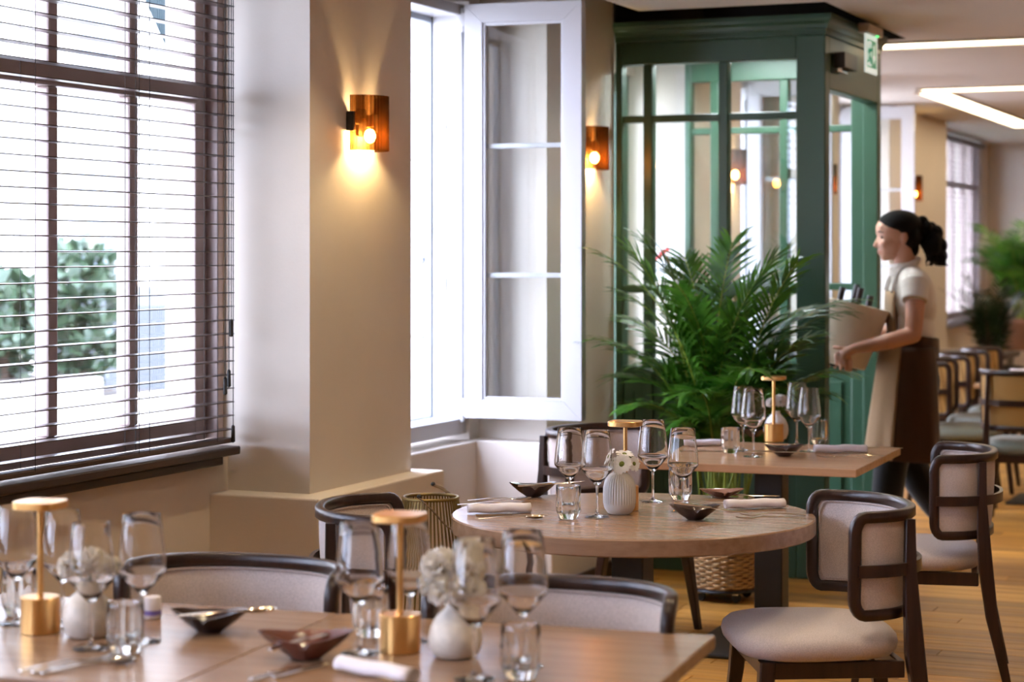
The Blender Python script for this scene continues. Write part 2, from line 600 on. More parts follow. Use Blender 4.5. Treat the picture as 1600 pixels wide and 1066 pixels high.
def link(name, me, mat=None, parent=None, smooth=False, angle=35):
    if isinstance(me, MB):
        me = me.mesh(name)
        me.validate()
        bm = bmesh.new()
        bm.from_mesh(me)
        bmesh.ops.remove_doubles(bm, verts=bm.verts, dist=1e-6)
        bmesh.ops.recalc_face_normals(bm, faces=bm.faces)
        bm.to_mesh(me)
        bm.free()
        if smooth:
            me.polygons.foreach_set('use_smooth', [True] * len(me.polygons))
            me.set_sharp_from_angle(angle=radians(angle))
    o = bpy.data.objects.new(name, me)
    C.objects.link(o)
    if mat is not None and me is not None and not me.materials:
        me.materials.append(mat)
    if parent is not None:
        o.parent = parent
    return o


def tag(o, label, cat, group=None):
    o['label'] = label
    o['category'] = cat
    if group:
        o['group'] = group
    return o


def thing(name, label, cat, loc=(0, 0, 0), rz=0.0, group=None):
    o = bpy.data.objects.new(name, None)
    C.objects.link(o)
    o.empty_display_size = 0.05
    o.location = loc
    o.rotation_euler = (0, 0, rz)
    return tag(o, label, cat, group)


def struct(name, mb, mat, parent=None, smooth=False):
    o = link(name, mb, mat, parent, smooth)
    if parent is None:
        o['kind'] = 'structure'
    return o


def dup(root, loc, rz, label, group=None, scale=None):
    r = root.copy()
    C.objects.link(r)
    r.location = loc
    r.rotation_euler = (0, 0, rz)
    if scale:
        r.scale = (scale, scale, scale)
    r['label'] = label
    if group:
        r['group'] = group
    for ch in list(root.children):
        c = ch.copy()
        C.objects.link(c)
        c.parent = r
        for g in list(ch.children):
            q = g.copy()
            C.objects.link(q)
            q.parent = c
    return r


def evaluated(o):
    dg = bpy.context.evaluated_depsgraph_get()
    dg.update()
    me = bpy.data.meshes.new_from_object(o.evaluated_get(dg))
    return me


def remeshed(name, mb, voxel, smooth_it, mat, parent, post=None):
    """continuous skin over overlapping forms"""
    tmp = link(name + '_form', mb)
    r = tmp.modifiers.new('r', 'REMESH')
    r.mode = 'VOXEL'
    r.voxel_size = voxel
    if smooth_it:
        sm = tmp.modifiers.new('s', 'SMOOTH')
        sm.factor = 0.5
        sm.iterations = smooth_it
    me = evaluated(tmp)
    old = tmp.data
    bpy.data.objects.remove(tmp)
    bpy.data.meshes.remove(old)
    me.name = name
    if post:
        for v in me.vertices:
            v.co = post(v.co)
    me.polygons.foreach_set('use_smooth', [True] * len(me.polygons))
    return link(name, me, mat, parent)


def catmull(pts, n=8, closed=False):
    P = [Vector(p) for p in pts]
    out = []
    m = len(P)
    rng = range(m if closed else m - 1)
    for i in rng:
        p0 = P[i - 1] if (closed or i > 0) else P[i]
        p1 = P[i]
        p2 = P[(i + 1) % m]
        p3 = P[(i + 2) % m] if (closed or i + 2 < m) else p2
        for k in range(n):
            t = k / n
            out.append(0.5 * ((2 * p1) + (p2 - p0) * t + (2 * p0 - 5 * p1 + 4 * p2 - p3) * t * t + (3 * p1 - p0 - 3 * p2 + p3) * t ** 3))
    if not closed:
        out.append(P[-1])
    return out


# ================================================================== THE ROOM
XW = -3.74      # inner face of window walls
XP = -3.41      # face of the piers
XO = -4.00      # outer face
ZCEIL = 2.66
YB = 21.4

# floor: sub-floor and planks
struct_floor = struct('floor', MB().box(-4.3, 3.3, -2.6, YB, -0.20, -0.010), SUBFLOOR)
PW = 0.118
pr = random.Random(3)
plank_meshes = {}
rest = MB()
row = 0
y = 0.0
near_rows = []
while y < YB - 0.02:
    x = -4.25 + pr.uniform(-0.9, 0)
    w = min(PW, YB - y)
    while x < 3.3:
        L = pr.choice([0.7, 0.85, 1.0, 1.15])
        xa, xb = max(x, -4.25), min(x + L, 3.3)
        x += L
        if xb - xa < 0.05:
            continue
        if 6.0 < y < 9.6 and xb > -3.2 and xa < 0.6:
            key = round(xb - xa, 3)
            if key not in plank_meshes:
                m_ = MB().bbox(0, key - 0.003, 0, w - 0.003, -0.010, 0, b=0.0015, seg=1).mesh('plank')
                m_.materials.append(FLOORWOOD)
                plank_meshes[key] = m_
            p = bpy.data.objects.new('plank', plank_meshes[key])
            C.objects.link(p)
            p.parent = struct_floor
            p.location = (xa, y, 0)
        else:
            rest.box(xa, xb - 0.002, y, y + w - 0.002, -0.010, 0)
    y += w
y = -2.6
while y < -0.01:
    rest.box(-4.25, 3.3, y, y + PW - 0.002, -0.010, 0)
    y += PW
o = link('plank_field', rest, FLOORWOOD, struct_floor)
o['kind'] = 'stuff'

# wall with the windows: piers, parapets, lintels
W = MB()
ZT = 2.96
piers = [(6.17, 6.97), (8.35, 9.22), (10.45, 11.35), (12.75, 13.70), (15.25, 17.50)]
for a, b_ in piers:
    W.box(XO, XP, a, b_, 0, ZT)
W.box(XO, XW, -2.6, -2.2, 0, ZT)
W.box(XO, XW, 1.2, 1.6, 0, ZT)
W.box(XO, XW, -2.2, 1.2, 0, 0.82)
W.box(XO, XW, -2.2, 1.2, 2.66, ZT)
W.box(XO, XW, 6.10, 6.17, 0, 0.82)
W.box(XO, XW, 6.97, 7.02, 0, ZT)
W.box(XO, XW, 8.24, 8.35, 0, ZT)
W.box(XO, XW, 11.35, 11.40, 0, ZT)
W.box(XO, XW, 12.64, 12.75, 0, ZT)
W.box(XO, XW, 13.70, 13.75, 0, ZT)
W.box(XO, XW, 15.14, 15.25, 0, ZT)
W.box(XO, XW, 17.50, 17.62, 0, ZT)
W.box(XO, XW, 20.95, YB, 0, ZT)
W.box(XO, XW, 1.6, 6.10, 0, 0.82)
W.box(XO, XW, 1.6, 6.10, 2.66, ZT)
for a, b_ in ((7.02, 8.24), (11.40, 12.64), (13.75, 15.14)):
    W.box(XO, XW, a, b_, 0, 0.69)
    W.box(XO, XW, a, b_, 2.66, ZT)
W.box(XO, XW, 17.62, 20.95, 0, 0.82)
W.box(XO, XW, 17.62, 20.95, 2.66, ZT)
W.box(XO, XW, 9.22, 10.45, 2.50, ZT)
wall_left = struct('wall_left', W, PLASTER)

# low plinths along the piers and window niches
def plinth(i, a, b_, x1=-3.31):
    m = MB().bbox(XW - 0.02, x1, a, b_, 0, 0.69, b=0.006)
    return struct('trim_%d' % i, m, PLASTER)


plinth(1, 6.05, 7.06)
plinth(2, 8.23, 9.14, -3.335)
plinth(3, 10.50, 11.45)
plinth(4, 12.62, 13.80)
plinth(5, 15.12, 17.60)
struct('trim_6', MB().bbox(XW - 0.02, -3.70, 7.06, 8.23, 0, 0.688, b=0.006), PLASTER)
struct('trim_7', MB().bbox(XW - 0.02, -3.70, 11.45, 12.62, 0, 0.688, b=0.006), PLASTER)
struct('trim_8', MB().bbox(XW - 0.02, -3.70, 13.80, 15.12, 0, 0.688, b=0.006), PLASTER)
# dark skirting below the plinths
struct('baseboard_left', MB().bbox(-3.335, -3.32, 8.23, 9.14, 0, 0.07, b=0.003).bbox(-3.31, -3.298, 6.05, 7.06, 0, 0.07, b=0.003)
       .bbox(-3.31, -3.298, 12.62, 13.8, 0, 0.07, b=0.003), WALNUT)

struct('wall_back', MB().box(-4.3, 3.5, YB, YB + 0.2, 0, ZT), PLASTER)
struct('wall_right', MB().box(3.3, 3.5, -2.8, YB, 0, ZT), WALLDARK)
struct('wall_front', MB().box(-4.3, 3.5, -2.8, -2.6, 0, ZT), WALLDARK)

# ceiling with the dark recess above the glazed porch
struct('ceiling', MB().box(-3.17, 3.3, -2.6, 8.9, ZCEIL, ZCEIL + 0.08).box(-2.28, 3.3, 8.9, 10.62, ZCEIL, ZCEIL + 0.08)
       .box(XO, 3.3, 10.62, YB, ZCEIL, ZCEIL + 0.08), CEIL)
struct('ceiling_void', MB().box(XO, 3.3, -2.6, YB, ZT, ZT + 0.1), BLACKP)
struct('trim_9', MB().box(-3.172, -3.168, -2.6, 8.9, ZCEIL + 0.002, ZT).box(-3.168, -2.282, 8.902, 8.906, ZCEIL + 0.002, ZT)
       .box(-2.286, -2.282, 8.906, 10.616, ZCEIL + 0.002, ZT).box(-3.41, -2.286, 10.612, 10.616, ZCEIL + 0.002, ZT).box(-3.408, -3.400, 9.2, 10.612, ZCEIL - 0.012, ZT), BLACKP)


# ------------------------------------------------------------------ ceiling lights
def led_bar(x0, x1, y0, y1, label):
    t = thing('linear_ceiling_light', label, 'ceiling light', ((x0 + x1) / 2, (y0 + y1) / 2, ZCEIL), 0, 'linear ceiling lights')
    a, b_ = (x1 - x0) / 2, (y1 - y0) / 2
    fw = 0.018
    fr = MB()
    fr.box(-a, a, -b_, -b_ + fw, -0.014, 0).box(-a, a, b_ - fw, b_, -0.014, 0).box(-a, -a + fw, -b_ + fw, b_ - fw, -0.014, 0).box(a - fw, a, -b_ + fw, b_ - fw, -0.014, 0)
    link('frame', fr, CEIL, t)
    link('diffuser', MB().box(-a + fw, a - fw, -b_ + fw, b_ - fw, -0.008, -0.002), LEDMAT, t)
    return t


led_bar(-2.95, 2.4, 10.72, 11.02, 'long glowing ceiling light just behind the green glazed porch')
led_bar(-2.90, 2.0, 13.80, 14.10, 'glowing ceiling bar across the room in front of the far window')
led_bar(-2.98, -2.74, 14.12, 18.3, 'glowing ceiling bar running along the window wall towards the far end')
led_bar(-2.70, 2.0, 18.1, 18.3, 'farthest glowing ceiling bar near the back wall')


def downlight(x, y_, label):
    t = thing('ceiling_downlight', label, 'ceiling light', (x, y_, ZCEIL), 0, 'recessed ceiling downlights')
    link('trim_ring', MB().lathe([(0.035, 0.0), (0.035, -0.004), (0.048, -0.006), (0.050, -0.001), (0.050, 0.0)], 28), CEIL, t, True)
    link('lens', MB().lathe([(0.001, -0.0015), (0.034, -0.0015), (0.034, -0.0005), (0.001, -0.0005)], 24), LENS, t)
    sd_ = bpy.data.lights.new('downlight_beam', 'SPOT')
    sd_.energy = SPOT_W
    sd_.color = (1.0, 0.78, 0.50)
    sd_.spot_size = radians(100)
    sd_.spot_blend = 0.7
    sd_.shadow_soft_size = 0.035
    so = bpy.data.objects.new('downlight_beam', sd_)
    C.objects.link(so)
    so.parent = t
    so.location = (0, 0, -0.012)
    return t


for (x, y_, lb) in ((-2.95, 2.6, 'above the left half of the foreground table'), (-1.9, 2.6, 'above the seam of the foreground table'), (-0.8, 2.6, 'right of the foreground table'),
                    (-2.95, 4.3, 'above the chair under the blind'), (-1.9, 4.3, 'between the foreground and round tables'), (-0.8, 4.3, 'above the bare floor before the side-on chair'),
                    (-2.95, 5.9, 'beside the nearest pier'), (-1.9, 5.9, 'above the round table'), (-0.8, 6.1, 'above the floor right of the side-on chair'),
                    (-2.2, 20.3, 'by the back wall, added to brighten it'), (-0.9, 20.3, 'farther right by the back wall, added to brighten it'), (-2.9, 19.6, 'near the far window, added to brighten the far end')):  # the three at the far end are added to lift the back wall
    downlight(x, y_, 'small recessed ceiling downlight out of sight ' + lb)

# ------------------------------------------------------------------ window with the blinds, in front
WX0, WX1 = -3.850, -3.80


def framed_window(idx, y0, y1, z0, z1, bars, transom, mat, fr_=0.055):
    """brown framed window in the left wall, between y0..y1"""
    root = bpy.data.objects.new('window_%d' % idx, None)
    C.objects.link(root)
    root['kind'] = 'structure'
    fw = 0.055
    m = MB()
    m.bbox(WX0, WX1, y0, y0 + fw, z0, z1, b=0.006).bbox(WX0, WX1, y1 - fr_, y1 - 0.04, z0, z1, b=0.006).bbox(WX0 - 0.02, WX1 + 0.045, y1 - 0.04, y1, z0, z1, b=0.006)
    m.bbox(WX0, WX1, y0 + fw, y1 - fr_, z0, z0 + 0.085, b=0.006).bbox(WX0, WX1, y0 + fw, y1 - fr_, z1 - fw, z1, b=0.006)
    link('window_frame', m, mat, root)
    link('transom', MB().bbox(WX0, WX1 + 0.012, y0 + fw, y1 - fr_, transom - 0.035, transom + 0.035, b=0.008), mat, root)
    edges = [y0 + fw] + list(bars) + [y1 - fr_]
    for b_ in bars:
        link('mullion', MB().bbox(WX0, WX1 + 0.006, b_ - 0.026, b_ + 0.026, z0 + 0.085, transom - 0.035, b=0.008)
             .bbox(WX0, WX1 + 0.006, b_ - 0.026, b_ + 0.026, transom + 0.035, z1 - fw, b=0.008), mat, root)
    for k in range(len(edges) - 1):
        for (za, zb) in ((z0 + 0.085, transom - 0.035), (transom + 0.035, z1 - fw)):
            link('pane', MB().box(WX0 + 0.03, WX0 + 0.034, edges[k] + 0.001, edges[k + 1] - 0.001, za, zb), GLASS, root)
    return root


framed_window(1, 1.6, 6.168, 0.87, 2.66, [1.62 + 0.45, 2.52, 2.97, 3.42, 3.87, 4.32, 4.77, 5.22, 5.665], 2.085, BROWNFRAME, 0.115)
framed_window(4, 17.62, 20.95, 0.87, 2.66, [18.18, 18.73, 19.29, 19.84, 20.40], 2.20, BROWNFRAME, 0.10)
framed_window(6, -2.2, 1.2, 0.87, 2.66, [-1.65, -1.1, -0.55, 0.0, 0.55], 2.085, BROWNFRAME)  # unseen window added behind the viewpoint to let in more daylight
# sill boards under both
s1 = struct('trim_10', MB().bbox(-3.80, -3.665, 1.6, 6.135, 0.822, 0.852, b=0.006).bbox(-3.745, -3.69, 1.6, 6.06, 0.79, 0.822, b=0.006), SILLWOOD)
struct('trim_11', MB().bbox(-3.80, -3.665, 17.55, 21.0, 0.822, 0.852, b=0.006), SILLWOOD)


def blind(label, y0, y1, x, ztop, zbot, pitch, cords, group=None, tilt=0.0):
    t = thing('venetian_blind', label, 'window blind', (x, (y0 + y1) / 2, zbot), 0, group)
    L = (y1 - y0) / 2
    prof = []
    me = MB()
    sect = [(-0.025, 0.0), (-0.0245, 0.0032), (-0.012, 0.0044), (0, 0.0048), (0.012, 0.0044), (0.0245, 0.0032), (0.025, 0.0), (0.012, 0.0004), (0, 0.0006), (-0.012, 0.0004)]
    v, f = [], []
    for yy in (-L, L):
        for (a, b_) in sect:
            v.append((a, yy, b_))
    n = len(sect)
    for k in range(n):
        l = (k + 1) % n
        f.append((k, l, n + l, n + k))
    f.append(tuple(range(n)))
    f.append(tuple(range(2 * n - 1, n - 1, -1)))
    me.add(v, f)
    sm = me.mesh('slat')
    sm.materials.append(BLINDWOOD)
    z = 0.045
    rr = random.Random(4)
    while z < ztop - zbot - 0.05:
        o = bpy.data.objects.new('slat', sm)
        C.objects.link(o)
        o.parent = t
        o.location = (0, 0, z)
        o.rotation_euler = (0, radians(tilt + rr.uniform(-1.2, 1.2)), 0)
        z += pitch
    link('bottom_rail', MB().bbox(-0.027, 0.027, -L, L, 0, 0.018, b=0.004), BLINDWOOD, t)
    link('headrail', MB().bbox(-0.03, 0.03, -L, L, ztop - zbot - 0.045, ztop - zbot, b=0.004), BLINDWOOD, t)
    for c in cords:
        link('ladder_cord', MB().tube([(0.027, c - (y0 + y1) / 2, 0.01), (0.027, c - (y0 + y1) / 2, ztop - zbot - 0.04)], 0.0011, 5)
             .tube([(-0.027, c - (y0 + y1) / 2, 0.01), (-0.027, c - (y0 + y1) / 2, ztop - zbot - 0.04)], 0.0011, 5), CORD, t)
    return t


bl = blind('dark slatted venetian blind over the large bright window at the left', 1.65, 6.115, -3.705, 2.64, 0.865, 0.0478,
           [1.9, 2.6, 3.3, 4.0, 4.97, 5.52, 5.58, 6.0])
# pull cords with wooden tassels hanging at the right-hand end
for yy, zt in ((6.035, 1.10), (6.060, 1.125), (6.075, 1.30), (6.088, 0.93)):
    yl = yy - (1.65 + 6.115) / 2
    pc = link('pull_cord', MB().tube([(0.036, yl, 2.62 - 0.865), (0.036, yl, zt - 0.865)], 0.0016, 6), CORD, bl)
    link('tassel', MB().lathe([(0.001, 0.0), (0.006, -0.006), (0.0075, -0.06), (0.001, -0.064)], 10, Matrix.Translation((0.036, yl, zt - 0.865))), CORD, pc, True)
blind('dark slatted venetian blind over the far window by the back wall', 17.68, 20.9, -3.705, 2.64, 0.865, 0.0478, [17.9, 18.8, 19.7, 20.7], tilt=-8)


# ------------------------------------------------------------------ white casement windows, one leaf swung open
def casement(idx, y0, y1, ztop=2.64, zbot=0.72, ang=4.0):
    root = bpy.data.objects.new('window_%d' % idx, None)
    C.objects.link(root)
    root['kind'] = 'structure'
    m = MB()
    xa, xb = -3.90, -3.755
    m.bbox(xa, xb, y0, y0 + 0.05, zbot, ztop, b=0.005).bbox(xa, xb, y1 - 0.05, y1, zbot, ztop, b=0.005)
    m.bbox(xa, xb, y0 + 0.05, y1 - 0.05, zbot, zbot + 0.07, b=0.005).bbox(xa, xb, y0 + 0.05, y1 - 0.05, ztop - 0.05, ztop, b=0.005)
    link('window_frame', m, WHITEPVC, root)
    g = MB()
    xg0, xg1 = -3.93, -3.902
    g.box(xg0, xg1, y0 + 0.02, y0 + 0.06, zbot + 0.03, ztop).box(xg0, xg1, y1 - 0.06, y1 - 0.02, zbot + 0.03, ztop).box(xg0, xg1, y0 + 0.06, y1 - 0.06, zbot + 0.03, zbot + 0.075).box(xg0, xg1, y0 + 0.06, y1 - 0.06, ztop - 0.075, ztop - 0.03)
    link('gasket', g, GREYSEAL, root)
    # open leaf, hinged on the far jamb, reaching into the room
    leaf = bpy.data.objects.new('casement_leaf', None)
    C.objects.link(leaf)
    leaf.parent = root
    leaf.location = (-3.735, y1 - 0.035, 0)
    leaf.rotation_euler = (0, 0, radians(ang))
    w = 0.545
    z0, z1 = 0.795, 2.635
    st = 0.082
    fm = MB()

    def mitre(bm_, q0, q1, q2, q3):
        # one mitred board of the leaf: polygon in local x-z, thickness along y
        v = [(x, yy, z) for yy in (-0.035, 0.030) for (x, z) in (q0, q1, q2, q3)]
        bm_.add(v, [(0, 1, 2, 3), (7, 6, 5, 4), (0, 4, 5, 1), (1, 5, 6, 2), (2, 6, 7, 3), (3, 7, 4, 0)])

    e = 0.0007
    for q in (((0, z0 + e), (st, z0 + st + e), (st, z1 - st - e), (0, z1 - e)),
              ((w, z0 + e), (w - st, z0 + st + e), (w - st, z1 - st - e), (w, z1 - e)),
              ((e, z0), (w - e, z0), (w - st - e, z0 + st), (st + e, z0 + st)),
              ((e, z1), (w - e, z1), (w - st - e, z1 - st), (st + e, z1 - st))):
        bd = MB()
        mitre(bd, *q)
        link('frame_board', bd, WHITEPVC, leaf)
    bead = MB()
    for (xa_, xb_, za, zb) in ((st - 0.004, st + 0.014, z0 + st, z1 - st), (w - st - 0.014, w - st + 0.004, z0 + st, z1 - st), (st + 0.014, w - st - 0.014, z0 + st, z0 + st + 0.014), (st + 0.014, w - st - 0.014, z1 - st - 0.014, z1 - st)):
        bead.bbox(xa_, xb_, -0.026, -0.010, za, zb, b=0.003)
    link('glazing_bead', bead, WHITEPVC, leaf)
    link('pane', MB().box(st - 0.002, w - st + 0.002, -0.004, 0.004, z0 + st - 0.002, z1 - st + 0.002), GLASS, leaf)
    for zz in (2.005, 1.43):
        link('glazing_bar', MB().bbox(st, w - st, 0.006, 0.016, zz - 0.011, zz + 0.011, b=0.003), WHITEPVC, leaf)
    for zz in (0.83, 2.57):
        link('hinge', MB().cyl(0.011, zz - 0.055, zz + 0.05, 14, Matrix.Translation((-0.014, -0.02, 0))).bbox(-0.035, 0.0, -0.034, -0.022, zz - 0.03, zz + 0.03, b=0.003), WHITEPVC, leaf, True)
    # striker plates on the jamb
    link('striker_plate', MB().bbox(-3.85, -3.83, y1 - 0.058, y1 - 0.05, 1.36, 1.42, b=0.003).bbox(-3.85, -3.83, y1 - 0.058, y1 - 0.05, 2.08, 2.14, b=0.003), CHROME, root)
    return root


casement(2, 7.02, 8.24)
casement(3, 11.40, 12.64)
casement(5, 13.75, 15.14)
# pale stone blocks of the outside reveal next to the nearest open casement
for k in range(7):
    z0 = -0.05 + k * 0.40
    bmk = MB().bbox(-4.55, -3.935, 8.20, 8.30, z0, z0 + 0.397, b=0.004)
    link('stone_block', bmk, STONE, wall_left)
for k in range(7):
    z0 = 0.05 + k * 0.40
    bmk = MB().bbox(-4.55, -3.935, 12.60, 12.7, z0, z0 + 0.397, b=0.004)
    link('stone_block', bmk, STONE, wall_left)
ca = thing('outdoor_cable', 'thin grey cable hanging on the bright stone reveal outside the open window', 'cable', (-3.955, 8.19, 1.0))
link('clip', MB().bbox(-0.012, 0.012, -0.006, 0.008, 0.49, 0.51, b=0.003), GREYSEAL, ca)
link('wire', MB().tube([(0.0, 0.002, 0.49), (0.004, 0.002, 0.25), (0.0, 0.002, -0.02)], 0.0025, 6), GREYSEAL, ca)


# ------------------------------------------------------------------ wall sconces
def sconce(yc, zc, label):
    t = thing('wall_sconce', label, 'wall lamp', (XP, yc, zc), 0, 'amber ribbed glass wall lamps')
    R = 0.098
    n = 120
    v, f = [], []
    for j, z in enumerate((-0.10, 0.10)):
        for i in range(n + 1):
            a = -pi / 2 + pi * i / n
            rr = R + 0.0026 * cos(a * 40)
            v.append((0.012 + rr * cos(a) * 0.95, rr * sin(a), z))
    for j, z in enumerate((-0.10, 0.10)):
        for i in range(n + 1):
            a = -pi / 2 + pi * i / n
            rr = R - 0.005
            v.append((0.012 + rr * cos(a) * 0.95, rr * sin(a), z))
    q = n + 1
    for i in range(n):
        f.append((i, i + 1, q + i + 1, q + i))
        f.append((2 * q + i + 1, 2 * q + i, 3 * q + i, 3 * q + i + 1))
        f.append((q + i, q + i + 1, 3 * q + i + 1, 3 * q + i))
        f.append((i + 1, i, 2 * q + i, 2 * q + i + 1))
    f.append((0, q, 3 * q, 2 * q))
    f.append((n, 2 * q + n, 3 * q + n, q + n))
    mb = MB()
    mb.v, mb.f = v, f
    link('shade', mb, AMBER, t, True, 60)
    link('wall_plate', MB().bbox(0, 0.012, -0.030, 0.030, -0.045, 0.055, b=0.003), CLOSERM, t)
    link('bracket', MB().bbox(0.0, 0.03, -0.108, -0.086, -0.03, 0.04, b=0.003).bbox(0.0, 0.03, 0.086, 0.108, -0.03, 0.04, b=0.003)
         .bbox(0.004, 0.016, -0.095, 0.095, -0.004, 0.008, b=0.002), CLOSERM, t)
    link('socket', MB().cyl(0.014, -0.012, 0.03, 16, Matrix.Translation((0.042, 0, 0))).bbox(0.008, 0.042, -0.006, 0.006, 0.01, 0.02, b=0.002), BRASS, t, True)
    link('bulb', MB().ell((0.042, 0, -0.045), (0.021, 0.021, 0.026), 16, 10), BULB, t, True)
    return t


sconce(6.545, 2.0, 'amber ribbed glass wall lamp on the nearest pier, beside the blind')
sconce(8.84, 2.02, 'amber wall lamp on the pier right of the nearest open casement')
sconce(11.1, 2.02, 'amber wall lamp seen through the glazed green porch')
sconce(13.2, 2.02, 'amber wall lamp between the two farther casements, behind the porch')
sconce(15.95, 2.04, 'amber wall lamp beyond the porch, beside the far casement')

# ------------------------------------------------------------------ green glazed entrance porch
PY0, PY1 = 9.22, 10.36
PX0, PX1 = -3.405, -2.36
porch = thing('entrance_porch', 'green painted wooden porch with glazed panes and a cornice', 'porch', (PX1, PY0, 0))
OFF = Vector((PX1, PY0, 0))


def pbox(name, x0, x1, y0, y1, z0, z1, b=0.006, mat=GREEN, parent=porch):
    return link(name, MB().bbox(x0 - OFF.x, x1 - OFF.x, y0 - OFF.y, y1 - OFF.y, z0, z1, b=b), mat, parent)


PZT = 2.55
for side, (ya, yb) in enumerate(((PY0, PY0 + 0.07), (PY1 - 0.07, PY1))):
    yf = ya if side == 0 else yb
    pbox('corner_post', -2.50, PX1, ya - 0.005, yb + 0.005, 0, PZT)
    pbox('wall_stile', PX0, PX0 + 0.035, ya, yb, 0, PZT)
    pbox('top_rail', PX0 + 0.035, -2.50, ya, yb, 2.44, PZT)
    pbox('base_board', PX0 + 0.035, -2.50, ya - 0.006, yb + 0.006, 0, 0.16)
    xs = [-3.24, -2.86]
    for x in xs:
        pbox('mullion', x - 0.024, x + 0.024, ya + 0.004, yb - 0.004, 0.16, 2.44)
    edges = [PX0 + 0.035, xs[0] - 0.024, xs[0] + 0.024, xs[1] - 0.024, xs[1] + 0.024, -2.50]
    for k in range(3):
        a, b_ = edges[2 * k], edges[2 * k + 1]
        for (za, zb) in ((0.98, 1.335), (1.372, 2.16), (2.195, 2.44)):
            link('pane', MB().box(a - OFF.x, b_ - OFF.x, (ya + yb) / 2 - 0.003 - OFF.y, (ya + yb) / 2 + 0.003 - OFF.y, za, zb), GLASS, porch)
        for (za, zb) in ((1.335, 1.372), (2.16, 2.195), (0.94, 0.98)):
            pbox('glazing_rail', a, b_, ya + 0.008, yb - 0.008, za, zb, 0.005)
        pbox('lower_panel', a, b_, ya + 0.025, yb - 0.025, 0.16, 0.94, 0.003)
        pbox('panel_moulding', a + 0.05, b_ - 0.05, ya + 0.012, yb - 0.012, 0.24, 0.86, 0.006)
# header over the doorway, frieze, cornice
pbox('header', PX1 - 0.075, PX1, PY0 + 0.075, PY1 - 0.075, 2.30, PZT)
pbox('frieze', PX0, PX1 + 0.004, PY0 - 0.004, PY0 + 0.05, PZT, 2.60, 0.004)
pbox('frieze', PX1 - 0.05, PX1 + 0.004, PY0 + 0.05, PY1, PZT, 2.60, 0.004)
prof = [(0.0, 2.575), (0.010, 2.58), (0.016, 2.60), (0.030, 2.612), (0.036, 2.625), (0.036, 2.645), (0.0, 2.645)]
corn = MB()
# mitred cornice along the front and the doorway side
path = [((PX0, PY0), (0, -1)), ((PX1, PY0), (1, -1)), ((PX1, PY1), (1, 0.0))]
v, f = [], []
for (p, nrm) in path:
    for (a, z) in prof:
        v.append((p[0] + nrm[0] * a - OFF.x, p[1] + nrm[1] * a - OFF.y, z))
n = len(prof)
for i in range(2):
    for k in range(n):
        l = (k + 1) % n
        f.append((i * n + k, i * n + l, (i + 1) * n + l, (i + 1) * n + k))
f += [tuple(range(n)), tuple(range(3 * n - 1, 2 * n - 1, -1))]
corn.add(v, f)
link('cornice', corn, GREEN, porch)
pbox('roof_board', PX0, PX1 - 0.004, PY0 + 0.004, PY1, 2.601, 2.64, 0.003, BLACKP)
# jamb linings of the doorway
pbox('door_jamb', PX1 - 0.07, PX1 + 0.006, PY1 - 0.105, PY1 - 0.075, 0, 2.30, 0.004)
pbox('door_jamb', PX1 - 0.07, PX1 - 0.004, PY0 + 0.075, PY0 + 0.09, 0, 2.30, 0.004)
# threshold mat inside the porch
tag(link('door_mat', MB().bbox(-3.35, -2.5, 9.36, 10.2, 0.0, 0.012, b=0.004), IRON), 'dark door mat lying inside the green porch', 'mat')

# unseen light added to brighten the inner faces of the porch
pcl = thing('added_porch_light', 'unseen flat light added inside the green porch to brighten its inner faces', 'ceiling light', (-2.95, 9.80, 2.60))
link('panel', MB().bbox(-0.2, 0.2, -0.2, 0.2, -0.02, 0.0, b=0.004), emat('added_porch_glow', (0.86, 0.96, 1.0), 75.0), pcl)
link('rim', MB().box(-0.22, 0.22, -0.22, -0.2, -0.022, 0.0).box(-0.22, 0.22, 0.2, 0.22, -0.022, 0.0).box(-0.22, -0.2, -0.2, 0.2, -0.022, 0.0).box(0.2, 0.22, -0.2, 0.2, -0.022, 0.0), WHITEPVC, pcl)
# street door of the porch (glazed, green) in the wall opening
sd = bpy.data.objects.new('door_1', None)
C.objects.link(sd)
sd['kind'] = 'structure'
link('door_frame', MB().bbox(-3.84, -3.78, 9.22, 9.30, 0, 2.5, b=0.005).bbox(-3.84, -3.78, 10.37, 10.45, 0, 2.5, b=0.005).bbox(-3.84, -3.78, 9.30, 10.37, 2.40, 2.5, b=0.005)
     .bbox(-3.83, -3.79, 9.30, 10.37, 0, 0.12, b=0.005), GREEN, sd)
link('pane', MB().box(-3.812, -3.806, 9.30, 10.37, 0.12, 2.40), GLASS, sd)
link('handle', MB().tube([(-3.74, 9.40, 0.95), (-3.74, 9.40, 1.25)], 0.012, 10).tube([(-3.79, 9.40, 0.98), (-3.74, 9.40, 0.98)], 0.008, 8).tube([(-3.79, 9.40, 1.22), (-3.74, 9.40, 1.22)], 0.008, 8), CHROME, sd, True)

